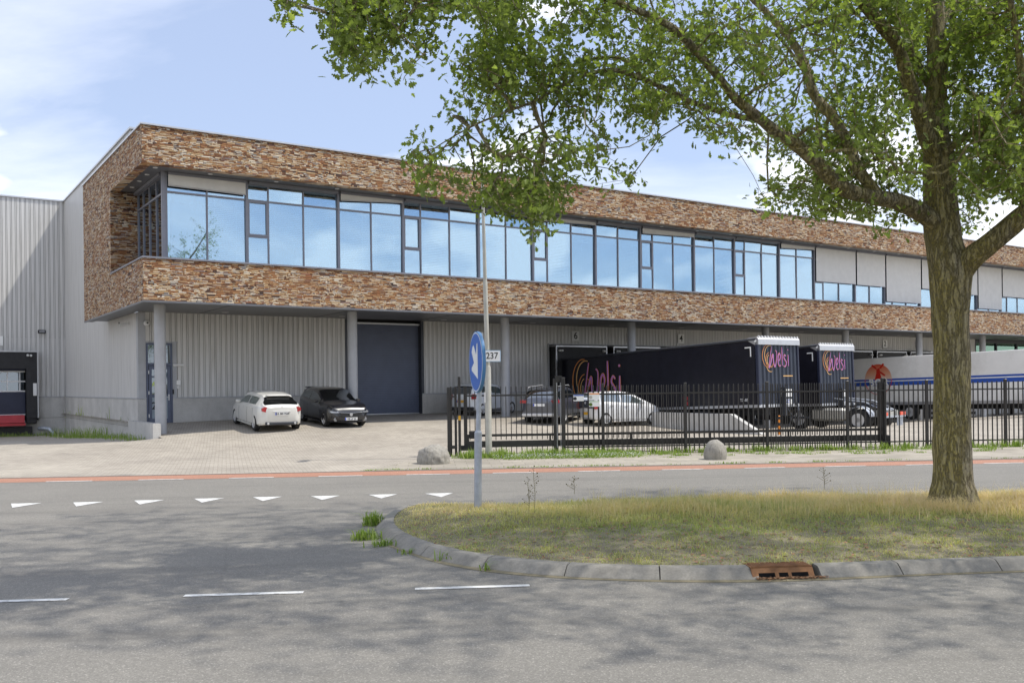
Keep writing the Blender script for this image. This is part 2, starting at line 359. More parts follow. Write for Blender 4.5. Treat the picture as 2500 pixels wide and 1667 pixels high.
def paving(name, c, bw=.21, bh=.105, rot=.3, weeds=.25):
    m, t, b = newmat(name); co = nd(t, 'ShaderNodeTexCoord').outputs['Object']
    mpn = nd(t, 'ShaderNodeMapping', {'Vector': co, 'Rotation': (0, 0, rot)}).outputs[0]
    br = nd(t, 'ShaderNodeTexBrick', {'Vector': mpn, 'Color1': (*[x * .86 for x in c], 1), 'Color2': (*[x * 1.12 for x in c], 1), 'Mortar': (*[x * .5 for x in c], 1), 'Scale': 1, 'Mortar Size': .008, 'Mortar Smooth': .2, 'Brick Width': bw, 'Row Height': bh, 'Bias': 0})
    big = nd(t, 'ShaderNodeTexNoise', {'Vector': co, 'Scale': .35, 'Detail': 8, 'Roughness': .62}).outputs['Fac']
    a = mix(t, 1, br.outputs['Color'], ramp(t, big, [(.3, (.80, .79, .78)), (.7, (1.12, 1.12, 1.1))]).outputs[0], 'MULTIPLY')
    d2 = nd(t, 'ShaderNodeTexNoise', {'Vector': co, 'Scale': 1.1, 'Detail': 9, 'Roughness': .75}).outputs['Fac']
    a = mix(t, math_(t, 'MULTIPLY', ramp(t, d2, [(.55, (0, 0, 0)), (.72, (1, 1, 1))]).outputs[0], weeds), a, (.17, .16, .07))
    fine = nd(t, 'ShaderNodeTexNoise', {'Vector': co, 'Scale': 40, 'Detail': 3}).outputs['Fac']
    a = mix(t, .3, a, mix(t, 1, a, ramp(t, fine, [(.3, (.6, .6, .6)), (.7, (1.3, 1.3, 1.3))]).outputs[0], 'MULTIPLY'))
    t.links.new(a, b.inputs['Base Color']); b.inputs['Roughness'].default_value = .88
    bump(t, b, math_(t, 'ADD', math_(t, 'MULTIPLY', br.outputs['Fac'], -1), math_(t, 'MULTIPLY', fine, .2)), .4, .006); return m
M['paving'] = paving('paving', (.41, .37, .315), .21, .105, -.3, .12)
M['slabs'] = paving('slabs', (.37, .335, .28), .6, .4, -R(5), .5)
M['soil'] = concrete('soil', (.22, .19, .12), .5, 4)
M['verge'] = concrete('verge', (.17, .165, .07), .5, 3)

def marking():
    m, t, b = newmat('marking'); co = nd(t, 'ShaderNodeTexCoord').outputs['Object']
    n = nd(t, 'ShaderNodeTexNoise', {'Vector': co, 'Scale': 9, 'Detail': 9, 'Roughness': .75}).outputs['Fac']
    a = ramp(t, n, [(.36, (.34, .34, .33)), (.5, (.66, .66, .64)), (.75, (.76, .76, .74))]).outputs[0]
    t.links.new(a, b.inputs['Base Color']); b.inputs['Roughness'].default_value = .7; return m
M['marking'] = marking()

def bark():
    m, t, b = newmat('bark'); co = nd(t, 'ShaderNodeTexCoord').outputs['Object']
    warp = nd(t, 'ShaderNodeTexNoise', {'Vector': co, 'Scale': 3, 'Detail': 3}).outputs['Color']
    cw = mix(t, .10, co, warp)
    mpn = nd(t, 'ShaderNodeMapping', {'Vector': cw, 'Scale': (1, 1, .15)}).outputs[0]
    v1_ = nd(t, 'ShaderNodeTexNoise', {'Vector': nd(t, 'ShaderNodeMapping', {'Vector': cw, 'Scale': (1, 1, .16)}).outputs[0], 'Scale': 15, 'Detail': 5, 'Roughness': .6}).outputs['Fac']
    v = math_(t, 'MULTIPLY', math_(t, 'ABSOLUTE', math_(t, 'SUBTRACT', v1_, .5)), 2.2)
    n = nd(t, 'ShaderNodeTexNoise', {'Vector': mpn, 'Scale': 22, 'Detail': 8, 'Roughness': .7}).outputs['Fac']
    fin = nd(t, 'ShaderNodeTexNoise', {'Vector': nd(t, 'ShaderNodeMapping', {'Vector': co, 'Scale': (1, 1, .5)}).outputs[0], 'Scale': 42, 'Detail': 6, 'Roughness': .7}).outputs['Fac']
    n = math_(t, 'ADD', math_(t, 'MULTIPLY', n, .45), math_(t, 'MULTIPLY', fin, .55))
    base = ramp(t, n, [(.34, (.09, .075, .052)), (.5, (.26, .225, .16)), (.66, (.44, .41, .33))]).outputs[0]
    fis = ramp(t, math_(t, 'ADD', v, math_(t, 'MULTIPLY', math_(t, 'SUBTRACT', n, .5), .35)), [(0, (0, 0, 0)), (.16, (1, 1, 1))]).outputs[0]
    base = mix(t, 1, base, mix(t, fis, (.5, .47, .43), (1, 1, 1)), 'MULTIPLY')
    # moss and algae, mostly on the -X side of the limbs, with patches elsewhere
    g = nd(t, 'ShaderNodeSeparateXYZ', {0: nd(t, 'ShaderNodeNewGeometry').outputs['Normal']}).outputs[0]
    mn = nd(t, 'ShaderNodeTexNoise', {'Vector': nd(t, 'ShaderNodeMapping', {'Vector': co, 'Scale': (1, 1, .3)}).outputs[0], 'Scale': 4.5, 'Detail': 9, 'Roughness': .72}).outputs['Fac']
    f = math_(t, 'ADD', mn, math_(t, 'MULTIPLY', g, -.16))
    mf_ = math_(t, 'MULTIPLY', ramp(t, f, [(.30, (0, 0, 0)), (.62, (1, 1, 1))]).outputs[0], ramp(t, fin, [(.38, (.25, .25, .25)), (.6, (1, 1, 1))]).outputs[0])
    base = mix(t, math_(t, 'MULTIPLY', mf_, .8), base, mix(t, fin, (.17, .14, .03), (.50, .40, .07)))
    ln = nd(t, 'ShaderNodeTexNoise', {'Vector': co, 'Scale': 6, 'Detail': 9, 'Roughness': .75}).outputs['Fac']
    base = mix(t, ramp(t, ln, [(.66, (0, 0, 0)), (.70, (1, 1, 1))]).outputs[0], base, (.36, .37, .32))
    dn = nd(t, 'ShaderNodeTexNoise', {'Vector': co, 'Scale': 3.0, 'Detail': 7, 'Roughness': .7, 'W': 3}, noise_dimensions='4D').outputs['Fac']
    base = mix(t, ramp(t, dn, [(.60, (0, 0, 0)), (.74, (.55, .55, .55))]).outputs[0], base, (.05, .038, .028))
    t.links.new(base, b.inputs['Base Color']); b.inputs['Roughness'].default_value = .9
    h = math_(t, 'ADD', fis, math_(t, 'MULTIPLY', n, .6)); bump(t, b, h, .9, .03); return m
M['bark'] = bark()

def foliage(name, stops, trans=.35):
    m, t, b = newmat(name)
    at = nd(t, 'ShaderNodeAttribute', attribute_name='tint').outputs['Fac']
    c = ramp(t, at, stops).outputs[0]
    t.links.new(c, b.inputs['Base Color']); b.inputs['Roughness'].default_value = .5; b.inputs['Specular IOR Level'].default_value = .35
    tl = nd(t, 'ShaderNodeBsdfTranslucent', {'Color': mix(t, 1, c, (1.5, 1.6, .7), 'MULTIPLY')})
    mx = nd(t, 'ShaderNodeMixShader', {0: trans}); t.links.new(b.outputs[0], mx.inputs[1]); t.links.new(tl.outputs[0], mx.inputs[2])
    t.links.new(mx.outputs[0], t.nodes['Material Output'].inputs[0]); return m
M['leaf'] = foliage('leaf', [(0, (.115, .145, .05)), (.45, (.175, .22, .07)), (.8, (.25, .32, .085)), (1, (.36, .42, .13))], .55)
M['grass'] = foliage('grass', [(0, (.29, .34, .11)), (.35, (.47, .46, .20)), (.62, (.68, .57, .33)), (1, (.76, .60, .42))], .35)
M['weed'] = foliage('weed', [(0, (.15, .23, .045)), (.6, (.25, .35, .07)), (.85, (.34, .40, .11)), (1, (.62, .60, .42))], .3)
M['dryleaf'] = simple('dryleaf', (.26, .14, .07), .8, 0, .4, 20)

# ------------------------------------------------------------------ GROUND, ROADS
def sheet(name, poly, z, mat, kind='structure'):
    mb = MB(); mb.add([(p[0], p[1], z) for p in poly], [tuple(range(len(poly)))])
    o = mb.build(name, mat, fix=False)
    if o.data.polygons[0].normal.z < 0: o.data.flip_normals()
    return tag(o, kind=kind)
RA = R(4.95); rd = Vector((math.cos(RA), math.sin(RA), 0)); rq = Vector((-rd.y, rd.x, 0))
def RQ(a, q, z=0): return rd * a + rq * q + Vector((0, 0, z))       # road coordinates
sheet('ground', [(-900, -600), (900, -600), (900, 1400), (-900, 1400)], -1.6, M['verge'])
qk = (G(1250, 1148).dot(rq) + G(0, 1166).dot(rq) + G(2500, 1119).dot(rq)) / 3      # far edge of the cycle lane
sheet('road', [RQ(-80, -30), RQ(90, -30), RQ(90, qk - 1.0), RQ(-80, qk - 1.0)], 0, M['asphalt'])
sheet('cycle_lane', [RQ(-80, qk - 1.0), RQ(90, qk - 1.0), RQ(90, qk), RQ(-80, qk)], .002, M['cycle'])
# flush kerb strip between lane and paving
mb = MB()
for i in range(-60, 80):
    a = i * 1.0; p = [RQ(a + .006, qk), RQ(a + .994, qk), RQ(a + .994, qk + .12), RQ(a + .006, qk + .12)]
    mb.add([(v.x, v.y, -.1) for v in p] + [(v.x, v.y, .012) for v in p], [(4, 5, 6, 7), (0, 1, 5, 4), (2, 3, 7, 6), (1, 2, 6, 5), (3, 0, 4, 7)])
tag(mb.build('flush_kerb', M['kerb']), kind='structure')
# yard: one undulating sheet of clinker paving, built in building coordinates
ys = np.concatenate([np.arange(-60, .7, .6), [.75]]); yr = np.concatenate([[.75], np.arange(1.2, 100, .6)])
def yard(name, ss, left, mat, tmax=60):
    tt = np.arange(-75, tmax, .75); vs = []; fs = []
    ok = {}
    for i, s in enumerate(ss):
        for j, t in enumerate(tt):
            p = W2(s, t); q = p.dot(rq) - (qk + .12)
            if q < 0: p = p - rq * q          # clamp to the kerb line
            ok[i, j] = q > -1.2; z = zt(s, t, left); k = min(1, max(0, q / 1.0)); vs.append((p.x, p.y, z * k + .004))
    nT = len(tt)
    for i in range(len(ss) - 1):
        for j in range(nT - 1):
            if ok[i, j] and ok[i + 1, j] and ok[i, j + 1] and ok[i + 1, j + 1]: fs.append((i * nT + j, (i + 1) * nT + j, (i + 1) * nT + j + 1, i * nT + j + 1))
    me = bpy.data.meshes.new(name); me.from_pydata(vs, [], fs); me.update()
    o = link(name, me, mat, smooth=True); tag(o, kind='structure'); return o
yard('yard_paving', yr, False, M['paving']); yard('side_yard_paving', ys, True, M['paving'])
# slab footpath in front of the fence
fq = (G(1129, 1114).dot(rq) + G(2457, 1091).dot(rq)) / 2          # fence line
def aq(p): return p.dot(rd)
a0 = aq(G(1129, 1114))
sheet('footpath', [RQ(a0 - 2.6, qk + .14), RQ(80, qk + .14), RQ(80, fq - .35), RQ(a0 - .8, fq - .35)], .016, M['slabs'])

# markings
mb = MB()
def strip(c0, c1, wd, z=.006):
    d = (c1 - c0).normalized(); n = Vector((-d.y, d.x, 0)) * wd / 2
    mb.add([tuple((p + Vector((0, 0, z)))) for p in (c0 - n, c1 - n, c1 + n, c0 + n)], [(0, 1, 2, 3)])
ac = aq(G(890, 1158.6))
for k in range(-20, 34):
    a = ac - .5 + k * 2.0
    strip(RQ(a - .53, qk - 1.0), RQ(a + .47, qk - 1.0), .10)
qn = (G(599, 1449).dot(rq) + G(1150, 1434.5).dot(rq)) / 2
for k in range(-5, 1):
    e = [(G(450, 1454), G(748, 1443.5)), (G(1013, 1439), G(1287, 1429.6))]
    a1 = aq(e[0][0]); per = aq(e[1][0]) - a1; a = aq(e[1][0]) + k * per
    strip(RQ(a, qn), RQ(a + 1.16, qn), .095)
T7 = [[(70, 390), (268, 387), (85, 415)], [(468, 384), (660, 377), (497, 405)], [(858, 372), (1047, 365), (898, 393)], [(1240, 360), (1428, 354), (1293, 381)], [(1615, 350), (1802, 345), (1680, 371)], [(1985, 343), (2168, 339), (2060, 362)]]
teeth = [[(x / 2.6133, y / 2.6133 + 1080) for x, y in tr] for tr in T7] + [[(x / 2.767 + 850, y / 2.767 + 1100) for x, y in tr] for tr in [[(140, 298), (330, 294), (226, 318)], [(520, 290), (708, 286), (628, 306)]]]
d0 = G(*teeth[0][0]); 
for tr in teeth:
    q = [G(*p) for p in tr]; c = (q[0] + q[1]) / 2; ap = c - rq * .62 + rd * ((q[2] - c).dot(rd))
    mb.add([(p.x, p.y, .006) for p in (c - rd * .27, ap, c + rd * .27)], [(0, 1, 2)])
for k in (1, 2):
    c = (G(*teeth[0][0]) + G(*teeth[0][1])) / 2 - (G(*teeth[1][0]) - G(*teeth[0][0])) * k
    mb.add([(p.x, p.y, .006) for p in (c - rd * .27, c - rq * .62 - rd * .1, c + rd * .27)], [(0, 1, 2)])
tag(mb.build('road_markings', M['marking'], fix=False), kind='structure')

# traffic island: sloped kerb stones and a grass mound
isl = [G(*p) for p in [(2500, 1393.5), (2232, 1403), (1988, 1414), (1881, 1417), (1669, 1419), (1467, 1416), (1286, 1403), (1127, 1385), (1020, 1358), (960, 1335), (925, 1316)]]
isl = [isl[0] + rd * 28, isl[0] + rd * 9] + isl
nose = [G(912, 1290), G(930, 1266), G(985, 1242), G(1050, 1227, .06), G(1110, 1213, .2)]
for v_ in nose: v_.z = 0
back = [G(1180, 1202, .30), G(1330, 1195, .33), G(1500, 1188, .33), G(1900, 1181, .33), G(2500, 1173, .33)]
for v_ in back: v_.z = 0
ring = isl + nose + back + [back[-1] + rd * 6, back[-1] + rd * 24]
def resample(pts, d):
    out = [pts[0].copy()]; acc = 0
    for a, b in zip(pts, pts[1:]):
        L = (b - a).length; n = max(1, int(L / d))
        for k in range(1, n + 1): out.append(a.lerp(b, k / n))
    return out
def smooth(pts, it=6):
    for _ in range(it): pts = [pts[0]] + [(pts[i - 1] + pts[i] * 2 + pts[i + 1]) / 4 for i in range(1, len(pts) - 1)] + [pts[-1]]
    return pts
ringd = smooth(resample(ring, .12), 30)
def inward(pts, i):
    d = (pts[min(i + 1, len(pts) - 1)] - pts[max(i - 1, 0)]).normalized(); return Vector((d.y, -d.x, 0))
prof = [(0, -.05), (0, .012), (.10, .098), (.125, .112), (.25, .117), (.25, -.05)]
drain_a = (aq(G(1865, 1416)), aq(G(1993, 1413)))
acc = 0; st = MB(); cur = []; 
def emit(cur):
    if len(cur) < 2: return
    vs = []; 
    for (p, n) in cur: vs += [tuple(p + n * h + Vector((0, 0, z))) for h, z in prof]
    m = len(prof); fs = [tuple(range(m)), tuple(range(len(vs) - 1, len(vs) - 1 - m, -1))]
    for i in range(len(cur) - 1):
        for k in range(m): j = (k + 1) % m; fs.append((i * m + k, i * m + j, (i + 1) * m + j, (i + 1) * m + k))
    st.add(vs, fs)
gap = False
for i, p in enumerate(ringd):
    n = inward(ringd, i); aa = aq(p); front = p.y < 10.4 and n.y > 0
    indr = front and drain_a[0] < aa < drain_a[1]
    if indr:
        if cur: emit(cur); cur = []
        acc = 0; continue
    if cur:
        acc += (p - cur[-1][0]).length
        if acc >= 1.0:
            d = (p - cur[-1][0]).normalized(); emit(cur + [(p - d * .008, n)]); cur = [(p + d * .004, n)]; acc = 0; continue
    cur.append((p, n))
emit(cur)
tag(st.build('kerb', M['kerb']), kind='structure')
inner = [p + inward(ringd, i) * .24 for i, p in enumerate(ringd)]
inner = [p for p in inner[::2]]
def island_h(x, y, e): return .105 + .085 * S(e / 2.0) + .025 * math.sin(x * 1.7 + y * .9) * math.sin(y * 1.3 - x * .4) * S(e)
NI = 14; cen = []
for p in inner:   # spine point for each rim point
    a = max(aq(G(1500, 1300)) - .6, p.dot(rd)); cen.append(RQ(a, (qk - 10.1)))
vs = []; fs = []
for p, c in zip(inner, cen):
    for k in range(NI + 1):
        f = k / NI; q = p.lerp(c, f); e = (q - p).length; vs.append((q.x, q.y, island_h(q.x, q.y, e)))
for i in range(len(inner) - 1):
    for k in range(NI): fs.append((i * (NI + 1) + k, (i + 1) * (NI + 1) + k, (i + 1) * (NI + 1) + k + 1, i * (NI + 1) + k + 1))
me = bpy.data.meshes.new('traffic_island'); me.from_pydata(vs, [], fs); me.update()
ISL = link('traffic_island', me, M['soil'], smooth=True); tag(ISL, kind='structure')
ISLV = np.array([(v[0], v[1], v[2]) for v in vs])
rimxy = np.array([(p.x, p.y) for p in inner])
def in_island(xy):
    x, y = xy[:, 0], xy[:, 1]; px, py = rimxy[:, 0], rimxy[:, 1]; c = np.zeros(len(x), bool); j = len(px) - 1
    for i in range(len(px)):
        cond = ((py[i] > y) != (py[j] > y)) & (x < (px[j] - px[i]) * (y - py[i]) / (py[j] - py[i] + 1e-12) + px[i]); c ^= cond; j = i
    return c
def rim_dist(xy):
    out = np.full(len(xy), 1e9)
    for i in range(0, len(rimxy)): out = np.minimum(out, np.hypot(xy[:, 0] - rimxy[i, 0], xy[:, 1] - rimxy[i, 1]))
    return out

# dirt and grit gathered along the kerb foot
gr_ = random.Random(4); mb = MB(); vs = []
for i, p in enumerate(ringd):
    if p.y > 12: continue
    n = inward(ringd, i); w_ = .035 + .05 * abs(math.sin(i * .13) * math.sin(i * .037 + 1)) + gr_.uniform(0, .015); vs += [tuple(p - n * w_ + Vector((0, 0, .004))), tuple(p + n * .01 + Vector((0, 0, .010)))]
mb.add(vs, [(2 * i, 2 * i + 2, 2 * i + 3, 2 * i + 1) for i in range(len(vs) // 2 - 1)]); tag(mb.build('gutter_dirt', M['soil'], fix=False), 'dark line of grit along the foot of the island kerb', 'dirt', kind='stuff')
# storm drain in the kerb
da = (drain_a[0] + drain_a[1]) / 2; dw = (drain_a[1] - drain_a[0]) / 2 + .055
near = min(ringd, key=lambda p: abs(aq(p) - da) + (0 if p.y < 10.4 else 99)); 
dr = thing('storm_drain', 'rusty brown cast iron storm drain with three openings set in the island kerb', 'storm drain', (near.x, near.y, 0), RA)
M['rust'] = simple('rust', (.20, .095, .038), .75, .2, .35, 9, bmp=.4, dirt=(.16, .06, .03))
mb = MB(); t0, t1 = 0, .24; sl = (.02, .01), (.095, .108)
def qd(x0, x1, f0, f1, th=.012):
    (ya, za), (yb, zb) = sl; p = lambda x, f, o: (x, ya + (yb - ya) * f + o, za + (zb - za) * f)
    mb.add([p(x0, f0, 0), p(x1, f0, 0), p(x1, f1, 0), p(x0, f1, 0), p(x0, f0, th), p(x1, f0, th), p(x1, f1, th), p(x0, f1, th)], [(0, 1, 2, 3), (7, 6, 5, 4), (0, 4, 5, 1), (1, 5, 6, 2), (2, 6, 7, 3), (3, 7, 4, 0)])
qd(-dw, dw, .56, 1); qd(-dw, dw, -.05, .06)
for x0, x1 in ((-dw, -dw + .07), (-.085 , -.045), (.055, .09), (dw - .06, dw)): qd(x0, x1, .06, .56)
mb.build('inlet_face', M['rust'], dr)
mb = MB(); mb.box((-dw, .100, .07), (dw, .34, .121))
for k in range(9): mb.box((-dw + .02, .110 + k * .025, .121), (dw - .02, .121 + k * .025, .127))
mb.build('cover_plate', M['rust'], dr)
mb = MB(); mb.box((-dw, .15, -.04), (dw, .34, .07)); mb.build('pit', M['black'], dr)

# ------------------------------------------------------------------ BUILDING
BR = thing('office_building', 'long stone clad office storey with window band on round columns over loading bays', 'building', (O[0], O[1], 0), math.atan2(U[1], U[0]))
SM = 96.0; Z0, Z1, Z2, Z3 = 5.2, 6.70, 10.07, 11.42
mb = MB()
mb.box((0, 0, Z2), (SM, .35, Z3)); mb.box((0, .35, Z2), (.35, 12.0, Z3)); mb.box((0, 0, Z0), (SM, .35, Z1)); mb.box((0, .35, Z0), (.35, 12.0, Z1))
mb.box((.002, 5.75, Z1), (1.04, 12.0, Z2))
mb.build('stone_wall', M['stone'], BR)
mb = MB(); mb.box((.36, .36, Z2 + .03), (SM, 1.22, Z2 + .1)); mb.box((.36, 1.22, Z2 + .03), (1.0, 5.75, Z2 + .1)); mb.build('upper_soffit', M['soffit'], BR)
mb = MB(); mb.box((.36, .36, Z0 + .02), (SM, 5.6, Z0 + .1)); mb.box((.36, 5.6, Z0 + .02), (.98, 12.0, Z0 + .1))
for k in range(22): x = 3.4 + k * 5.1; mb.box((x, .4, Z0 + .012), (x + .03, 5.55, Z0 + .02), 1)
mb.box((-.012, -.012, Z0 - .07), (SM, .05, Z0)); mb.box((-.012, .05, Z0 - .07), (.05, 12.0, Z0)); mb.box((.05, .05, Z0 - .03), (SM, .36, Z0 - .002)); mb.box((.05, .36, Z0 - .03), (.36, 12, Z0 - .002))
mb.build('lower_soffit', [M['soffit'], M['black']], BR)
mb = MB(); mb.box((-.05, -.05, Z3), (SM, .4, Z3 + .06)); mb.box((-.05, .4, Z3), (.4, 12.05, Z3 + .06)); mb.build('roof_edge_trim', M['alu'], BR)
mb = MB(); mb.box((.4, .4, Z3 - .25), (SM, 12, Z3 - .15)); mb.build('roof', M['metal_dark'], BR)
mb = MB(); mb.box((-.04, -.04, Z1), (SM, 1.28, Z1 + .06)); mb.box((-.04, 1.28, Z1), (1.0, 5.74, Z1 + .06)); mb.build('sill', M['frame'], BR)
mb = MB(); mb.box((1.3, 6.2, Z1), (SM, 6.4, Z2)); mb.box((1.2, 1.6, Z1 + .0), (SM, 6.2, Z1 + .12)); mb.box((1.2, 1.6, Z2 - .1), (SM, 6.2, Z2 + .1))
for k in range(14): mb.box((7.95 + 6.83 * k, 2.4, Z1 + .12), (8.05 + 6.83 * k, 6.2, Z2 - .1))
mb.build('interior', M['interior'], BR)
# gaps above transom and beams behind the glass ends
GT_ = 1.3; gz0, gz1 = Z1 + .06, Z2 + .03; ztr = gz1 - .76
mul = [1.09, 4.13, 7.95, 10.93, 14.76, 17.76, 21.56, 24.51, 28.32, 31.41, 35.13, 38.23, 42.12, 45.13, 49.01, 51.98, 55.78, 58.95, 62.75, 65.75, 69.55, 72.55, 76.35, 79.35]
rng = random.Random(5)
fr = .055
ABL = {0: (.14, 1), 2: (.09, .3), 5: (.07, .5), 7: (.09, .6), 10: (.08, .5)}
screens = {11: 8.02, 12: 8.0, 13: 7.1, 14: 8.1, 15: 7.95, 16: 7.05, 17: 8.02, 18: 8.0, 19: 7.2, 20: 8.0, 21: 8.0}
blindplan = {0: [0, 1], 1: [1, .72, .72], 2: [1, 1], 3: [.15, 1, 1], 4: [1, .0], 5: [0, 1, .3], 6: [0, 1], 7: [0, 0, .5], 8: [0, 1], 9: [.6, .3, 0], 10: [.9, 0]}
def blind(x0, x1, frac, ins, y=GT_ + .14):
    b = MB(); h = (gz1 - .1) - (gz0 + .1); n = int(h * frac / .072)
    for k in range(n):
        z = gz1 - .14 - k * .072; tl = .018 * (1 if frac < 1 else .7)
        b.add([(x0, y, z - tl), (x1, y, z - tl), (x1, y + .045, z + tl), (x0, y + .045, z + tl)], [(0, 1, 2, 3)])
    for q in (.2, .8): xx = x0 + (x1 - x0) * q; b.box((xx, y - .006, gz1 - .14 - n * .072), (xx + .008, y - .002, gz1 - .12))
    b.box((x0, y, gz1 - .2 - n * .072 + .05), (x1, y + .04, gz1 - .175 - n * .072 + .05))
    return b
for i in range(len(mul) - 1):
    x0, x1 = mul[i], mul[i + 1]; casem = (x1 - x0) > 3.4
    b = MB(); b.box((x0 - .05, GT_ - .10, gz0), (x0 + .05, GT_ + .10, gz1))
    b.box((x0 + .05, GT_ - .05, gz0), (x1 - .05, GT_ + .05, gz0 + .10)); b.box((x0 + .05, GT_ - .05, gz1 - .13), (x1 - .05, GT_ + .05, gz1))
    b.box((x0 + .05, GT_ - .045, ztr), (x1 - .05, GT_ + .05, ztr + .07))
    if i == len(mul) - 2: b.box((x1 - .05, GT_ - .1, gz0), (x1 + .05, GT_ + .1, gz1))
    cols = [x0 + .05, x0 + .05 + .82, x0 + .05 + .82 + (x1 - x0 - .92) / 2, x1 - .05] if casem else [x0 + .05, (x0 + x1) / 2, x1 - .05]
    for c in cols[1:-1]:
        b.box((c - .03, GT_ - .046, gz0 + .10), (c + .03, GT_ + .05, ztr)); b.box((c - .03, GT_ - .046, ztr + .07), (c + .03, GT_ + .05, gz1 - .13))
    for c in range(len(cols) - 1):     # dark drain caps in the bottom rail
        for q in (cols[c] + .15, cols[c + 1] - .15): b.box((q - .015, GT_ - .054, gz0 + .04), (q + .015, GT_ - .05, gz0 + .06), 1)
    wo_ = b.build('window', [M['frame'], M['black']], BR)
    zm = gz0 + .10 + (ztr - gz0 - .10) * .46
    if casem:
        c = MB(); a, e = cols[0], cols[1] - .03
        for za, zb in ((zm, ztr),):
            c.box((a, GT_ - .07, za), (a + .06, GT_ + .04, zb)); c.box((e - .06, GT_ - .07, za), (e, GT_ + .04, zb)); c.box((a + .06, GT_ - .07, za), (e - .06, GT_ + .04, za + .06)); c.box((a + .06, GT_ - .07, zb - .06), (e - .06, GT_ + .04, zb))
        c.box((a, GT_ - .05, zm - .07), (e, GT_ + .05, zm - .002))
        c.build('casement', M['frame'], wo_)
    plan = blindplan.get(i, [0, .9, 0])
    for c in range(len(cols) - 1):
        a, e = cols[c] + (.03 if c else 0), cols[c + 1] - (.03 if c < len(cols) - 2 else 0)
        g = MB()
        for za, zb in ((gz0 + .1, ztr), (ztr + .07, gz1 - .13)):
            ty_, tx_ = rng.uniform(-.008, .008), rng.uniform(-.010, .010)
            yy_ = lambda sx, sz, o: GT_ + o + sx * ty_ + sz * tx_
            g.add([(a, yy_(-1, -1, -.008), za), (e, yy_(1, -1, -.008), za), (e, yy_(1, -1, .008), za), (a, yy_(-1, -1, .008), za), (a, yy_(-1, 1, -.008), zb), (e, yy_(1, 1, -.008), zb), (e, yy_(1, 1, .008), zb), (a, yy_(-1, 1, .008), zb)], [(0, 3, 2, 1), (4, 5, 6, 7), (0, 1, 5, 4), (1, 2, 6, 5), (2, 3, 7, 6), (3, 0, 4, 7)])
        g.build('pane', M['glass'], wo_)
        fq_ = plan[c % len(plan)]
        if fq_ > .05 and i < 18: blind(a + .03, e - .03, fq_, 0).build('blind', M['blind'], wo_)
    # sun-screen cassette and screen
    s = MB(); s.box((x0 + .06, GT_ - .22, gz1 - .11), (x1 - .06, GT_ - .11, gz1 - .01)); s.build('screen_cassette', M['frame'], BR)
    if i in screens or i in ABL:
        zb0, zb1 = (screens[i],) * 2 if i in screens else (gz1 - .1 - ABL[i][0] * 3.3 * .9, gz1 - .1 - ABL[i][0] * 3.3 * ABL[i][1])
        nx, nz = 28, 18; vs = []; fs = []; ph = rng.uniform(0, 6); amp = .035 if zb0 < 7.5 else .012
        for jz in range(nz + 1):
            for jx in range(nx + 1):
                fx = jx / nx; zl = zb0 + (zb1 - zb0) * fx; z = gz1 - .10 + (zl - gz1 + .10) * jz / nz
                y = GT_ - .17 - amp * (jz / nz) * (math.sin(fx * 19 + ph + jz * .22) + .6 * math.sin(fx * 31 - jz * .35)) * math.sin(math.pi * fx)
                vs.append((x0 + .07 + (x1 - x0 - .14) * fx, y, z))
        for jz in range(nz):
            for jx in range(nx): k = jz * (nx + 1) + jx; fs.append((k, k + 1, k + nx + 2, k + nx + 1))
        me = bpy.data.meshes.new('sun_screen'); me.from_pydata(vs, [], fs); me.update()
        so_ = link('sun_screen', me, M['screen'], BR, smooth=True)
        b = MB(); b.tube([(x0 + .06, GT_ - .17, zb0), (x1 - .06, GT_ - .17, zb1)], .022, 8); b.build('bottom_rail', M['alu'], so_)
# corner: side glazing on s = 1.09, t 1.3..5.75
b = MB(); x = 1.09
b.box((x - .16, GT_ - .16, gz0), (x - .052, GT_ - .02, gz1)); 
zs = [1.4, 2.55, 3.7, 4.75, 5.7]
for t in zs: b.box((x - .05, t - .03, gz0 + .1), (x + .05, t + .03, gz1 - .13))
b.box((x - .05, GT_ + .1, gz0), (x + .05, 5.73, gz0 + .1)); b.box((x - .05, GT_ + .1, gz1 - .13), (x + .05, 5.73, gz1)); b.box((x - .045, GT_ + .1, ztr), (x + .045, 5.67, ztr + .07))
wo_ = b.build('window', M['frame'], BR)
for a, e in zip(zs, zs[1:]):
    g = MB(); g.box((x - .008, a + .03, gz0 + .1), (x + .008, e - .03, ztr)); g.box((x - .008, a + .03, ztr + .07), (x + .008, e - .03, gz1 - .13)); g.build('pane', M['glass_side'], wo_)
b = MB(); b.box((x - .2, GT_ + .15, gz1 - .12), (x - .08, 5.7, gz1 - .01)); b.build('screen_cassette', M['frame'], BR)
b = MB(); vs = []
for k in range(40): t = 1.55 + k * .024; vs += [(x + .16 + .05 * math.sin(k * 1.3), t, gz0 + .05), (x + .16 + .05 * math.sin(k * 1.3), t, gz1 - .1)]
b.add(vs, [(2 * k, 2 * k + 2, 2 * k + 3, 2 * k + 1) for k in range(39)]); b.build('curtain', M['blind'], BR)
# columns (parts)
def column(s, t=2.1):
    mb = MB(); z = zt(s, t) - .15; mb.tube([(s, t, z), (s, t, Z0 + .02)], .21, 28, cap=False); o = mb.build('column', M['colpaint'], BR, smooth=True); return o
for s in (1.03, 8.9, 16.7, 24.6, 34.9, 42.3, 50.2, 58, 66): column(s)
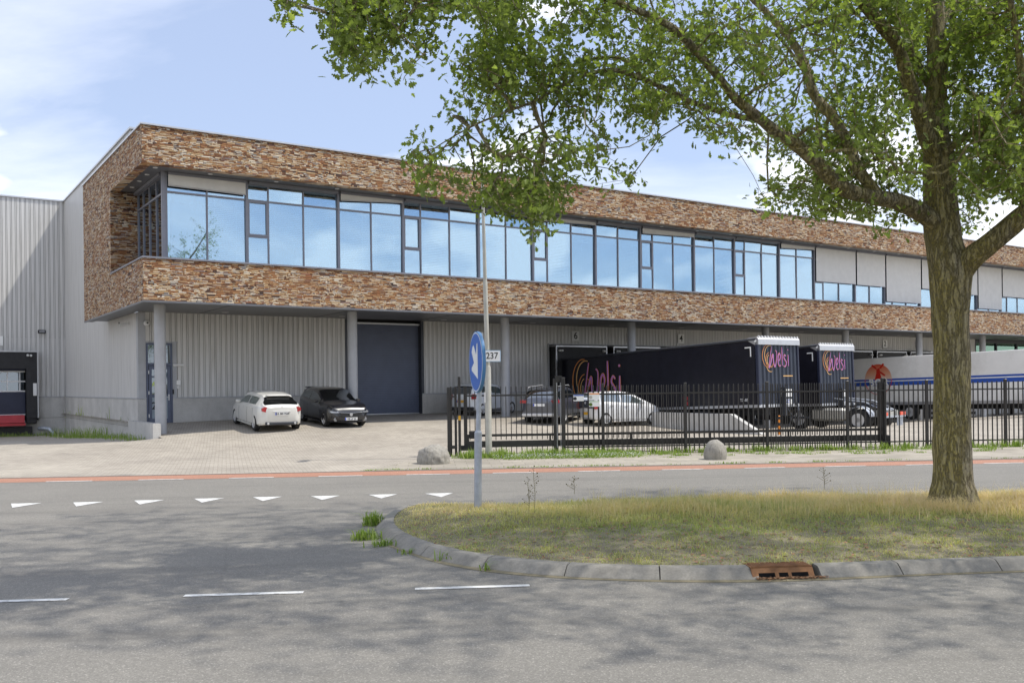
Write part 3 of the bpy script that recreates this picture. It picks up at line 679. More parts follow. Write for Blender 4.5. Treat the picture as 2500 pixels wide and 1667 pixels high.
# downlights
def disc(x, y, z, r=.085):
    b = MB(); b.lathe([(z - .012, r * 1.0), (z - .012, r * .8), (z, r * 1.1)], 14, 2); return b
proto = None
def downl(x, y, z):
    global proto
    if proto is None: proto = disc(0, 0, 0).build('downlight', M['white'], BR); o = proto
    else: o = proto.copy(); col.objects.link(o)
    o.location = (x, y, z); o.parent = BR; return o
for k in range(24): downl(2.6 + 2.55 * k, .75, Z2 + .03)
for k in range(4): downl(.62, .75 + 1.3 * k, Z2 + .03)
for k in range(14):
    o = downl(4.2 + 5.25 * k, 4.4, Z0 + .02); o.scale = (1.7, 1.7, 1)

# ------------------------------------------------------------------ WAREHOUSE behind / beside
WH = thing('warehouse', 'tall grey corrugated warehouse with concrete plinth behind the stone clad offices', 'building', (O[0], O[1], 0), math.atan2(U[1], U[0]))
TW = 5.6; TD = 24.5; ZW = 12.95; ZP = 1.69
def corr(mb, p0, p1, z0, z1, out, per=.235):
    "trapezoid ribs from p0 to p1 (local xy), outward normal out"
    p0 = Vector(p0); p1 = Vector(p1); d = (p1 - p0); L = d.length; d /= L; out = Vector(out)
    n = max(1, round(L / per)); pr = [(0, 0), (.58, 0), (.60, -.07), (.64, -.07), (.66, -.006), (.86, -.006), (.88, -.07), (.92, -.07), (.94, 0)]
    pts = []
    for k in range(n):
        for f, o in pr: pts.append(p0 + d * (k + f) * L / n + out * o)
    pts.append(p1)
    vs = [(p.x, p.y, z0) for p in pts] + [(p.x, p.y, z1) for p in pts]; m = len(pts)
    mb.add(vs, [(i, i + 1, m + i + 1, m + i) for i in range(m - 1)])
# openings in the front wall
sdoor = (1.28, 2.32); zdoor = 3.95; sgar = (10.2, 14.1)
docks = {'6': 23.6, '5': 27.56, '4': 31.5, '3': 47.46, '2': 51.47, '1': 55.45}
alld = sorted(list(docks.values()) + [35.5, 39.5, 43.5])
mb = MB(); fo = (0, -1)
def wallrun(a, b, z0, z1): corr(mb, (a, TW), (b, TW), z0, z1, fo)
cuts = [(sdoor[0] - .0, sdoor[1], zdoor), (sgar[0], sgar[1], 5.2), (21.75, alld[2] + 1.85, 4.22), (alld[3] - 1.75, alld[-1] + 1.75, 4.22), (63.2, 92, 5.2)]
a = 1.0
for c0, c1, zc in cuts:
    wallrun(a, c0, ZP, 5.22)
    if zc < 5.2: wallrun(c0, c1, zc, 5.22)
    else: mb.build('cladding', M['clad'], WH, fix=False); mb = MB()
    a = c1
corr(mb, (1.0, TD), (1.0, 6.6), 5.2, ZW, (-1, 0)); corr(mb, (1.0, 12.0), (1.0, TW), ZP, 5.22, (-1, 0)); corr(mb, (1.0, TD), (1.0, 12.0), ZP, 5.2, (-1, 0))
mb.build('cladding', M['clad'], WH, fix=False); mb = MB()
corr(mb, (-40, TD), (-2.62, TD), ZP, ZW, fo); corr(mb, (-2.62 - .0, TD), (-.49, TD), 4.28, ZW, fo); corr(mb, (-.49, TD), (1.0, TD), ZP, ZW, fo)
mb.build('cladding', M['clad'], WH, fix=False)
mb = MB(); mb.box((1.15, 6.6, 11.0), (SM, 60, ZW - .02)); mb.box((-40, TD + .06, 5), (1.15, 60, ZW - .02)); mb.build('roof', M['metal_dark'], WH)
mb = MB(); mb.box((.93, 6.5, ZW - .02), (1.1, TD - .06, ZW + .06)); mb.box((-40, TD - .07, ZW - .02), (1.1, TD + .1, ZW + .06))
mb.box((1.1, 6.5, ZW - .02), (3, 6.7, ZW + .06)); mb.build('roof_edge_trim', M['alu'], WH)
# corner trims + plinth with panel joints
mb = MB()
def plinth(a, b, z0=-1.2):
    x = a
    while x < b - .01:
        e = min(b, x + 5.4 - (x % 5.4)); mb.box((x + .008, TW - .06, z0), (e - .008, TW + .2, ZP - .05)); x = e
prev = 1.0
for c0, c1, zc in cuts:
    plinth(prev, c0); mb.build('plinth', M['concrete'], WH); mb = MB(); prev = c1
t = TW - .05
while t < TD - .1:
    e = min(TD, t + 3.1); mb.box((.94, t + .008, -1.6), (1.2, e - .008, .47)); mb.box((.935, t + .008, .485), (1.2, e - .008, ZP - .05)); t = e
mb.box((-.42, TD - .06, -1.6), (.93, TD + .2, .47)); mb.box((-.42, TD - .065, .485), (.93, TD + .2, ZP - .05)); mb.box((-40, TD - .06, -1.6), (-2.7, TD + .2, ZP - .05))
mb.box((-2.7, TD - .05, -1.6), (-.42, TD + .2, .35))
mb.build('plinth', M['concrete'], WH)
mb = MB(); prev = 1.0
for c0, c1, zc in cuts: mb.box((prev, TW - .09, ZP - .045), (c0, TW + .05, ZP)); prev = c1
mb.box((.91, TW - .05, ZP - .045), (1.05, TD - .1, ZP)); mb.box((-.42, TD - .1, ZP - .045), (.9, TD + .04, ZP))
mb.box((.97, TW - .025, ZP), (1.27, TW - .008, 5.2)); mb.box((.975, TW - .01, ZP), (.99, TW + .3, 5.2))
mb.box((1.27, TW - .03, zdoor + .02), (2.55, TW + .01, zdoor + .07)); mb.box((2.33, TW - .03, ZP), (2.5, TW - .005, zdoor + .02))
mb.build('flashing', M['colpaint'], WH)
mb = MB(); mb.box((1.2, TW + .6, -1), (SM, TW + .7, 5.32)); mb.box((sgar[0] - .2, TW + .05, .4), (sgar[0], TW + .6, 5.2)); mb.box((sgar[1], TW + .05, .4), (sgar[1] + .2, TW + .6, 5.2)); mb.box((1.2, TW + .02, 5.32), (SM, TW + .7, 5.4)); mb.box((-5, TD + .25, -1), (.9, TD + .3, 5)); mb.build('light_block', M['black'], WH)  # unseen black boxes added behind the openings to block leaking sky light
# entrance door
mb = MB(); a, e = sdoor; zb = zt(1.8, TW, False); y = TW - .05; lt = 3.02
mb.box((a, y, zb), (a + .07, y + .12, zdoor)); mb.box((e - .07, y, zb), (e, y + .12, zdoor)); mb.box((a + .07, y, zdoor - .08), (e - .07, y + .12, zdoor)); mb.box((a + .07, y, lt), (e - .07, y + .12, lt + .1))
mb.box((a + .32, y + .01, lt + .1), (a + .38, y + .11, zdoor - .08)); mb.box((e - .38, y + .01, lt + .1), (e - .32, y + .11, zdoor - .08))
la, le = a + .09, e - .09
for q in ((la, la + .12), (le - .12, le)): mb.box((q[0], y - .02, zb + .02), (q[1], y + .05, lt - .02))
for z0, z1 in ((zb + .02, zb + .2), (zb + 1.08, zb + 1.2), (lt - .16, lt - .02)): mb.box((la + .12, y - .02, z0), (le - .12, y + .05, z1))
mb.box((la + .12, y - .012, lt - .5), (le - .12, y + .04, lt - .44))
dr_ = mb.build('entrance_door', M['door_blue'], WH)
mb = MB(); mb.box((la + .12, y, zb + 1.2), (le - .12, y + .01, lt - .16)); mb.box((a + .07, y + .04, lt + .1), (e - .07, y + .05, zdoor - .08)); mb.build('pane', M['glass_door'], dr_)
mb = MB(); mb.box((la + .12, y - .004, zb + .2), (le - .12, y + .01, zb + 1.08)); mb.build('lower_panel', simple('panel_grey', (.27, .33, .38), .4), dr_)
mb = MB(); mb.box((le - .09, y - .035, zb + .95), (le - .05, y - .02, zb + 1.2)); mb.box((le - .17, y - .07, zb + 1.08), (le - .06, y - .05, zb + 1.105)); mb.box((le - .085, y - .07, zb + 1.08), (le - .06, y - .03, zb + 1.105)); mb.build('handle', M['alu'], dr_)
mb = MB()
for z in (zb + .25, zb + 1.2, lt - .35): mb.box((la - .02, y - .04, z), (la + .015, y - .018, z + .14))
mb.build('hinge', M['white'], dr_)
# roller door
mb = MB(); nsl = 52; z = zt(12, TW); hh = (5.05 - z - .06) / nsl
for k in range(nsl): mb.box((sgar[0] + .02, TW + .25 + .006 * (k % 2), z + .06 + k * hh), (sgar[1] - .02, TW + .32, z + .06 + (k + 1) * hh - .006))
rdr = mb.build('roller_door', M['door_blue'], WH)
mb = MB(); mb.box((sgar[0] + .02, TW + .22, z), (sgar[1] - .02, TW + .34, z + .055)); mb.box((sgar[0] + .02, TW + .1, 5.0), (sgar[1] - .02, TW + .16, 5.08)); mb.build('edge_rail', M['alu'], rdr)
mb = MB(); mb.box((sgar[1] - .02, TW - .04, z - .1), (sgar[1] + .12, TW + .4, 5.2)); mb.build('guide', M['metal_dark'], rdr); mb = MB(); mb.box((sgar[0] - .1, TW - .03, z), (sgar[0] + .02, TW + .4, 5.2)); mb.build('guide', M['metal_dark'], rdr)
# loading dock shelters on the front
def shelter(s, top=4.12, wdt=3.5, tw=TW, z0=None, wall=WH, num=None, open_=True):
    a, e = s - wdt / 2, s + wdt / 2; z0 = -.2 if z0 is None else z0; y = tw
    fr_ = MB(); d = .62
    fr_.box((a, y - d, z0), (a + .06, y - d + .06, top)); fr_.box((e - .06, y - d, z0), (e, y - d + .06, top)); fr_.box((a + .06, y - d, top - .07), (e - .06, y - d + .06, top))
    fr_.box((a, y - d + .06, top - .05), (a + .04, y - .02, top)); fr_.box((e - .04, y - d + .06, top - .05), (e, y - .02, top))
    sh = fr_.build('dock_shelter', M['alu'], wall)
    c = MB(); c.box((a + .06, y - d + .03, z0), (a + .62, y - d + .05, top - .07)); c.box((e - .62, y - d + .03, z0), (e - .06, y - d + .05, top - .07)); c.box((a + .62, y - d + .035, top - 1.0), (e - .62, y - d + .055, top - .07))
    c.box((a + .02, y - d + .06, z0), (a + .035, y - .02, top - .05)); c.box((e - .035, y - d + .06, z0), (e - .02, y - .02, top - .05)); c.box((a + .05, y - d + .06, top - .03), (e - .05, y - .02, top - .01))
    c.build('curtain', M['black'], sh)
    return sh, a, e
for s in alld: 
    sh, a, e = shelter(s)
    l = MB()
    for q in (a + .22, a + .36, e - .36, e - .22): l.lathe([(TW - .74, .045), (TW - .62, .06), (TW - .585, .03)], 10, 1); 
    l = MB()
    for q in (a + .25, e - .25):
        for dxx in (-.07, .07):
            l.M = Matrix.Translation((q + dxx, 0, 3.85)); l.lathe([(TW - .78, .05), (TW - .66, .06), (TW - .60, .03)], 10, 1)
    l.M = None; l.build('lamp', M['white'], sh)
    d = MB(); d.box((a + .3, TW + .35, -.4), (e - .3, TW + .4, 3.9)); d.build('sectional_door', M['metal_dark'], WH)
mb = MB(); mb.box((21.75, TW - .1, 4.18), (alld[2] + 1.85, TW + .06, 4.24)); mb.box((21.72, TW - .1, 0), (21.78, TW + .06, 4.18)); mb.build('dock_frame', M['colpaint'], WH)
# ground-floor glazing far right
mb = MB(); mb.box((63.2, TW + .0, 4.95), (92, TW + .2, 5.2)); mb.box((63.2, TW, ZP - .3), (92, TW + .2, ZP)); 
x = 63.2
while x < 92: mb.box((x, TW - .01, ZP), (x + .14, TW + .21, 4.95)); x += 3.1
wn_ = mb.build('window', M['metal_dark'], WH); mb = MB(); mb.box((63.2, TW + .09, ZP), (92, TW + .1, 4.95)); mb.build('pane', M['glass_green'], wn_)
mb = MB(); mb.box((63.2, TW, -1), (92, TW + .2, ZP - .3)); mb.build('low_wall', M['concrete'], WH)
# left loading dock
a, e = -4.2, -.5; y = TD
sh, _, _ = shelter((a + e) / 2, 4.27, e - a, TD, .5)
c = MB(); c.box((e - .1, TD - .66, 1.75), (e - .28, TD - .625, 2.45)); c.build('reflector', M['white'], sh)
l = MB()
for dxx in (0, .16): l.M = Matrix.Translation((e - .38 - dxx, 0, 4.0 + .1 * dxx)); l.lathe([(TD - .82, .05), (TD - .68, .07), (TD - .62, .03)], 10, 1)
l.M = None; l.build('lamp', M['white'], sh)
d = MB(); d.box((a + .3, TD - .08, .72), (e - .62, TD - .04, 1.98)); d.box((a + .3, TD - .08, 3.12), (e - .62, TD - .04, 4.2))
for z in (1.98, 2.53, 3.08): d.box((a + .3, TD - .1, z), (e - .62, TD - .03, z + .07), 1)
for x in np.arange(a + .3, e - .6, .62): d.box((x, TD - .095, 2.05), (x + .06, TD - .035, 3.08), 1)
d.box((a + .3, TD - .09, .66), (e - .62, TD - .03, .72), 1)
sd_ = d.build('sectional_door', [M['blue_dk'], M['white']], WH); g = MB(); g.box((a + .3, TD - .06, 2.0), (e - .65, TD - .05, 3.1)); g.build('pane', M['glass_door'], sd_)
d = MB(); d.prism([(TD - .1, .68), (TD - .55, .66), (TD - .62, .25), (TD - .1, .2)], 0, a + .4, e - .72); d.box((a + .4, TD - .66, .08), (e - .68, TD - .1, .22)); d.build('dock_leveller', M['red'], WH)
d = MB(); d.bev((e - .62, TD - .5, .18), (e - .1, TD - .06, .55), .04); d.box((a, TD - .3, -.5), (e - .3, TD - .07, .02)); d.build('rubber_buffer', M['black'], WH)
d = MB(); d.tube([(e + .05, TD - .1, -.12), (e + .25, TD - .3, -.1), (e + .55, TD - .55, -.16), (e + .7, TD - .7, -.36), (e + .72, TD - .75, -.55)], .11, 12); d.build('drain_pipe', M['galv'], WH, smooth=True)

# retaining walls (things of their own)
rz_ = math.atan2(U[1], U[0])
rw = thing('retaining_wall', 'low concrete retaining wall beside the first column and blue entrance door', 'wall', (O[0], O[1], 0), rz_)
mb = MB(); mb.box((.55, 1.25, -.6), (.8, 3.4, .775)); mb.box((.55, 3.416, -.6), (.8, TW - .07, .775)); mb.box((.8, 1.25, -.6), (.83, 1.5, .76)); mb.build('panel', M['concrete'], rw)
rw = thing('ramp_wall', 'sloping ended concrete wall along the loading ramp behind the fence, left of the striped post', 'wall', (O[0], O[1], 0), rz_)
mb = MB(); mb.prism([(-9.9, -.3), (-9.9, .02), (-8.3, .77), (-4.3, .77), (-4.3, -.8)], 0, 20.7, 20.95); mb.prism([(-4.28, -.8), (-4.28, .77), (TW - .1, .77), (TW - .1, -1.3)], 0, 20.7, 20.95); mb.build('panel', M['concrete'], rw)

# ------------------------------------------------------------------ text
def text(s, size, mat, parent, Mx, name='lettering', bold=0., extr=.003, shear=0, spacing=1.0, sx=1.0):
    c = bpy.data.curves.new(name, 'FONT'); c.body = s; c.size = size; c.align_x = 'CENTER'; c.align_y = 'CENTER'; c.extrude = extr; c.offset = bold; c.shear = shear; c.space_character = spacing; c.resolution_u = 4
    o = bpy.data.objects.new(name, c); col.objects.link(o)
    me = bpy.data.meshes.new_from_object(o.evaluated_get(bpy.context.evaluated_depsgraph_get())); bpy.data.objects.remove(o); bpy.data.curves.remove(c)
    me.transform(Matrix.Diagonal((sx, 1, 1, 1))); me.transform(Mx); me.name = name
    return link(name, me, mat, parent)
def face_m(origin, xdir, updir=(0, 0, 1)):
    x = Vector(xdir).normalized(); z_ = Vector(updir).normalized(); n = x.cross(z_)   # n: normal toward the viewer
    return Matrix(((x.x, z_.x, n.x, origin[0]), (x.y, z_.y, n.y, origin[1]), (x.z, z_.z, n.z, origin[2]), (0, 0, 0, 1)))
def ordl(k): return {'6': 'above the leftmost loading bay', '5': 'left of the fourth column', '4': 'above the dark trailer', '3': 'partly behind the second dark trailer', '2': 'beside the slim column', '1': 'nearest the tree trunk'}[k]
for k, s in docks.items():
    p = W2(s, TW - .03, 4.68)
    t_ = thing('number_sign', 'white dock number sign reading %s on corrugated wall %s' % (k, ordl(k)), 'sign', p, rz_, 'dock number signs')
    mb = MB(); mb.box((-.25, -.03, -.27), (.25, 0, .27)); mb.build('plate', M['plate'], t_)
    text(k, .52, M['ink'], t_, face_m((0, -.034, 0), (1, 0, 0)), 'numeral', bold=.006)
text('2.', .42, M['ink'], dr_, face_m(((la + le) / 2 - .18, y * 0 + TW - .058, zb + .72), (1, 0, 0)), 'numeral', bold=.008)
text('feel', .26, M['lime'], dr_, face_m(((la + le) / 2 - .13, TW - .056, zb + 1.62), (1, 0, 0)), 'lettering', bold=.004, shear=.3)
# the dock on the left: plate cut by the picture edge, plate number, flood lamp
fl = thing('flood_light', 'small black flood light on grey corrugated wall above the left dock', 'light', W2(FP(101, 810, TD)[0], TD - .05, FP(101, 810, TD)[1]), rz_)
mb = MB(); mb.bev((-.2, -.2, -.1), (.2, -.05, .1), .03); mb.box((-.03, -.06, -.03), (.03, .05, .03)); mb.build('housing', M['black'], fl)
mb = MB(); mb.box((-.14, -.215, -.06), (.14, -.2, .06)); mb.build('lens', M['lamp_glass'], fl)
sg = thing('wall_sign', 'blank white sign at left picture edge on the corrugated dock wall', 'sign', W2(FP(-4, 832, TD)[0], TD - .04, FP(-4, 832, TD)[1]), rz_)
mb = MB(); mb.box((-.22, -.03, -.27), (.22, 0, .27)); mb.build('plate', M['plate'], sg)
def camera_thing(label, p, rz, dome):
    c = thing('security_camera', label, 'camera', p, rz, 'security cameras by the entrance')
    mb = MB(); mb.box((-.06, -.03, -.06), (.06, 0, .06)); mb.tube([(0, -.03, 0), (0, -.15, -.02)], .025, 8); mb.build('bracket', M['white'], c)
    mb = MB()
    if dome: mb.lathe([(-.20, .03), (-.19, .09), (-.12, .12), (-.03, .12)], 14, 1)
    else: mb.M = Matrix.Rotation(R(12), 4, 'X'); mb.tube([(0, -.10, -.03), (0, -.36, -.03)], .05, 10)
    mb.M = None; mb.build('body', M['white'], c, smooth=True)
    mb = MB(); mb.lathe([(-.22 if dome else -.385, .035), (-.19 if dome else -.35, .035)], 10, 1); mb.build('lens', M['black'], c)
camera_thing('white dome camera above the blue entrance door', W2(FP(357, 789, TW)[0], TW - .02, FP(357, 789, TW)[1]), rz_, True)
camera_thing('white tube camera on the grey side wall left of the entrance', W2(.97, FS(313, 789, .97)[0], FS(313, 789, .97)[1]), rz_ - R(90), False)
def wallbox(name, label, cat, px, py, w_, h_, mat, d=.06):
    s, z = FP(px, py, TW); o = thing(name, label, cat, W2(s, TW - .02, z), rz_)
    mb = MB(); mb.bev((-w_ / 2, -d, -h_ / 2), (w_ / 2, 0, h_ / 2), .01); mb.build('casing', mat, o); return o
wallbox('wall_lamp', 'long white wall lamp to the right of the entrance door', 'light', 434, 891.5, .42, .09, M['white'], .1)
wallbox('alarm_keypad', 'white keypad box on corrugated wall right of the entrance', 'keypad', 434.5, 934, .16, .2, M['plate'])
wallbox('bell_push', 'small white bell box under the keypad', 'bell', 433.5, 945, .1, .12, M['white'])
wallbox('intercom', 'narrow dark intercom beside the blue door frame', 'intercom', 422, 956, .06, .2, M['black'])

# ------------------------------------------------------------------ LAMP POST, SIGNS, STONES
p = G(1190.5, 1113); p = Vector((p.x, fq * 1.0 - .30 + 0, 0)); p = RQ(aq(G(1190.5, 1113)), fq - .55)
lp = thing('street_lamp', 'tall tapering pale grey lamp post beside the fence, its head among the oak leaves', 'street lamp', p)
mb = MB(); mb.tube([(0, 0, -.2), (-.005, 0, 2.55), (-.01, 0, 2.6)], [.092, .088, .066], 16); mb.tube([(-.01, 0, 2.6), (-.05, 0, 4.95), (-.05, 0, 5.0)], [.066, .064, .052], 16); mb.tube([(-.05, 0, 5.0), (-.11, 0, 8.6)], [.052, .036], 16)
mb.build('pole', simple('lamp_grey', (.43, .42, .37), .5, .1, .1, 4, dirt=(.3, .3, .25)), lp, smooth=True)
mb = MB(); mb.bev((-.14, -.62, 8.55), (.14, .12, 8.68), .05); mb.build('lamp_head', M['plate'], lp)
mb = MB(); mb.box((-.11, -.096, 1.55), (-.07, -.088, 1.85)); mb.build('sticker', M['white'], lp)
k0 = P(1205, 869, p.y - .12)
ns = thing('street_number_sign', 'white plate reading 237 fixed to the lamp post beside the blue arrow sign', 'sign', (k0.x - .12, k0.y, k0.z), R(1))
mb = MB(); mb.box((-.40, 0, -.16), (.32, .012, .16)); mb.build('plate', simple('plate_rim', (.35, .55, .75), .5), ns)
mb = MB(); mb.box((-.385, -.004, -.145), (.305, 0, .145)); mb.build('face', M['plate'], ns)
text('237', .25, M['ink'], ns, face_m((.075, -.008, 0), (1, 0, 0)), 'numeral', spacing=1.0, sx=.92, bold=.002)
mb = MB(); mb.box((.03, .012, -.05), (.09, .06, .05)); mb.build('clamp', M['galv'], ns)

p = G(1166, 1233, .2); pz = .2
bs = thing('keep_right_sign', 'round blue traffic sign with white arrow on galvanised pole at the island tip', 'traffic sign', (p.x, p.y, pz))
top = P(1163, 812, p.y); dxx = P(1169.5, 1000, p.y).x - p.x
mb = MB(); mb.tube([(0, 0, -.3), (dxx * .55, 0, P(1166, 1056, p.y).z - pz)], .058, 16); mb.tube([(dxx * .55, 0, P(1166, 1056, p.y).z - pz), (dxx * .57, 0, P(1166, 1050, p.y).z - pz)], [.058, .038], 16); mb.tube([(dxx * .57, 0, P(1166, 1050, p.y).z - pz), (top.x - p.x + .07, 0, top.z - pz)], .038, 14)
mb.build('pole', M['galv'], bs, smooth=True)
c = P(1162, 884, p.y); cen_ = Vector((c.x - p.x, c.y - p.y - .06, c.z - pz)); rr = 74.5 * p.y / F
ang = R(75.0)   # sign plate turned away to the left
xd = Vector((math.cos(ang), -math.sin(ang) * -1, 0)); xd = Vector((math.cos(ang), -math.sin(ang), 0)); 
Ms = face_m(cen_, xd)      # local x along the plate, y up, z toward viewer side
if (Ms.to_3x3() @ Vector((0, 0, 1))).dot(Vector((0, -1, 0))) < 0: pass
def disc_part(name, r, z0, z1, mat, n=48, rim=False):
    mb = MB(); mb.M = Ms; mb.lathe([(z0, r * .99), (z0 + (z1 - z0) * .3, r), (z1, r)], n, 2); return mb.build(name, mat, bs)
disc_part('plate', rr, -.05, 0, simple('sign_edge', (.10, .26, .52), .45), rim=True); disc_part('border', rr * .965, 0, .003, M['plate']); disc_part('face', rr * .93, .003, .006, M['sign_blue'])
# arrow: pointing down and to the right
ar = [(-.62, .62), (-.38, .66), (.0, .10), (.22, .68), (.32, .66), (.42, -.72), (-.58, -.30), (-.60, -.22), (-.24, -.02), (-.40, .30)]
ar = [(-.48, .62), (-.28, .72), (.16, .30), (.26, .74), (.40, .76), (.42, -.70), (-.62, -.34), (-.62, -.22), (-.22, -.02), (-.60, .42)]
mb = MB(); mb.M = Ms; n = len(ar); mb.add([(x * rr * .86, y_ * rr * .8, .009) for x, y_ in ar], [tuple(range(n))]); mb.build('arrow', M['plate'], bs, fix=False)
mb = MB(); mb.M = Ms; mb.box((-.05, rr * .66, -.12), (.05, rr * .72, -.05)); mb.box((-.05, -rr * .3, -.12), (.05, -rr * .24, -.05)); mb.build('clamp', M['galv'], bs)

def rock(name, label, cat, p, rx, ry, h, seed, dome):
    r_ = random.Random(seed); bm = bmesh.new(); bmesh.ops.create_icosphere(bm, subdivisions=5, radius=1)
    from mathutils import noise
    for v in bm.verts:
        q = v.co.copy(); f = 1 + (.03 if dome else .09) * noise.fractal(q * 1.6 + Vector((seed, 0, 0)), 1, 2, 4) + (.012) * noise.noise(q * 9)
        z = max(q.z, -.35); k = 1.0 if dome else 1
        xy = q.xy.length; flat = min(1, max(0, (z + .35) / 1.35))
        sc_ = (1 / max(xy, .3)) ** (.35 if z < .2 else 0) if z < .2 else 1
        v.co = Vector((q.x * rx * f * sc_, q.y * ry * f * sc_, (flat ** .9) * h * f if z > -.34 else -.05))
    me = bpy.data.meshes.new(name); bm.to_mesh(me); bm.free()
    o = link(name, me, M['boulder'], smooth=True); o.location = p; tag(o, label, cat); return o
b1 = G(1055, 1135); rock('boulder', 'squat weathered stone block with rounded top at the fence corner by the grass', 'boulder', (b1.x, b1.y + .35, 0), .44, .38, .50, 3, False)
b2 = G(1752, 1124); rock('stone_bollard', 'domed grey concrete bollard stone standing on the footpath in front of the fence', 'bollard', (b2.x, b2.y + .28, 0), .30, .30, .53, 8, True)

# ------------------------------------------------------------------ FENCE and GATE (road coordinates)
def fthing(name, label, cat, a, q=None, group=None):
    p = RQ(a, fq if q is None else q); return thing(name, label, cat, p, RA, group)
aP = {k: aq(G(x, 1110)) for k, x in dict(l=1100).items()}
def apx(x):   # position along the fence line of image column x
    D = 26.9
    for _ in range(20):
        a_, _b = ray(x, 1105); X = a_ * D; D = (fq - X * rq.x) / rq.y
    return Vector((a_ * D, D, 0)).dot(rd)
posts = [apx(x) for x in (1473, 1674.4, 1873.8, 2070)] + [apx(x) for x in (2263.7, 2455.7)]
per = (posts[-1] - posts[-2]); posts += [posts[-1] + per * k for k in range(1, 8)]
start = apx(1377)
fn = fthing('fence', 'black steel bar fence on posts running right from the gate along the footpath', 'fence', start)
def pickets(mb, a, b, z0, z1, step, w_=.014, y=0, point=True, wd=None):
    n = max(1, round((b - a) / step)); st_ = (b - a) / n
    for k in range(n):
        x = a + (k + .5) * st_; mb.box((x - w_, y - w_, z0), (x + w_, y + w_, z1))
        if point: mb.add([(x - w_, y - w_, z1), (x + w_, y - w_, z1), (x + w_, y + w_, z1), (x - w_, y + w_, z1), (x, y, z1 + .035)], [(0, 1, 4), (1, 2, 4), (2, 3, 4), (3, 0, 4)])
allp = [start] + posts
for a, b in zip(allp, allp[1:]):
    mb = MB(); a_, b_ = a - start, b - start
    pickets(mb, a_ + .04, b_ - .04, .06, 1.98, .148)
    for z in (.22, 1.76): mb.box((a_ + .03, -.024, z - .02), (b_ - .03, .024, z + .02))
    mb.build('panel', M['fence'], fn)
for a in posts:
    mb = MB(); mb.bev((a - start - .04, -.04, -.1), (a - start + .04, .04, 2.06), .008); mb.build('post', M['fence'], fn)
gt = fthing('sliding_gate', 'long black sliding gate with heavy bottom beam running behind the fence', 'gate', apx(1134), fq + .28)
ga, gb = 0, apx(2162) - apx(1134)
mb = MB(); pickets(mb, .1, gb - .1, .45, 1.98, .152, .0115)
mb.build('bars', M['fence'], gt)
mb = MB(); mb.box((0, -.05, .2), (.1, .05, 2.02)); mb.box((gb - .08, -.05, .2), (gb, .05, 2.02)); mb.box((.1, -.03, 1.72), (gb - .08, .03, 1.77)); mb.box((.1, -.045, .55), (gb - .08, .045, .62))
mb.box((.1, -.07, .24), (gb - .08, .07, .42))
x = .1
while x < gb: mb.box((x, -.02, .42), (x + .05, .02, .55)); x += 2.4
mb.build('frame', M['fence'], gt)
mb = MB(); mb.box((.1, -.012, .03), (gb - .1, .012, .05)); pickets(mb, .1, gb - .1, .04, .24, .152, .0115, point=False); mb.build('lower_bars', M['fence'], gt)
mb = MB(); mb.box((-.12, -.1, .16), (.35, .1, .30)); mb.bev((.15, -.12, .5), (.5, .12, .72), .02); mb.build('motor_box', M['black'], gt)
# receiving posts at the left end
gp = fthing('gate_post', 'cluster of black receiving posts with a yellow label at the left end of the gate', 'gate post', apx(1098), fq + .15)
o0 = apx(1098)
for x0, x1, z1, y_ in ((1093, 1100, 2.0, 0), (1100.5, 1105, 2.02, .25), (1111, 1117, 2.0, .1)):
    mb = MB(); mb.bev((apx(x0) - o0, y_ - .05, 0), (apx(x1) - o0, y_ + .05, z1), .01); mb.build('post', M['fence'], gp)
mb = MB(); mb.bev((apx(1119.5) - o0, -.18, -.05), (apx(1126) - o0, -.08, 2.3), .01); mb.build('tall_post', M['fence'], gp)
mb = MB(); mb.box((apx(1120) - o0, -.19, 1.05), (apx(1125.5) - o0, -.182, 1.18)); mb.build('warning_label', M['plate_y'], gp)
mb = MB(); mb.box((apx(1093) - o0, -.03, .22), (apx(1117) - o0, .3, .3)); mb.build('crossbar', M['fence'], gp); mb = MB(); mb.box((apx(1093) - o0, -.03, 1.7), (apx(1117) - o0, .02, 1.75)); mb.build('crossbar', M['fence'], gp)
# portal the gate runs through
pt = fthing('gate_portal', 'pair of tall capped black posts where the sliding gate meets the fence', 'gate post', apx(1366), fq + .2); o0 = apx(1366)
for x0, x1, y0, z1 in ((1354.5, 1362, .0, 2.22), (1363, 1367, .12, 2.22), (1372.5, 1381, -.18, 2.25)):
    mb = MB(); mb.bev((apx(x0) - o0, y0 - .06, -.05), (apx(x1) - o0, y0 + .06, z1), .012); mb.build('post', M['fence'], pt)
mb = MB(); mb.box((apx(1360) - o0, -.08, 2.12), (apx(1375) - o0, .1, 2.3)); mb.build('cap', M['fence'], pt)
mb = MB(); mb.box((apx(1361.6) - o0, -.09, .2), (apx(1362.8) - o0, -.07, 2.1)); mb.box((apx(1370.5) - o0, -.09, .2), (apx(1372) - o0, -.07, 2.1)); mb.build('safety_edge', M['alu'], pt)
pe = fthing('gate_post', 'thick black guide post at the right end of the sliding gate', 'gate post', apx(2163), fq + .12); o0 = apx(2163)
for x0, x1, z1 in ((2157.5, 2161, 2.14), (2164, 2167.5, 2.12)):
    mb = MB(); mb.bev((apx(x0) - o0, -.08, -.05), (apx(x1) - o0, .05, z1), .012); mb.build('post', M['fence'], pe)
mb = MB(); mb.bev((apx(2166) - o0, -.1, 0), (apx(2175) - o0, .12, .42), .03); mb.build('roller_block', M['fence'], pe)
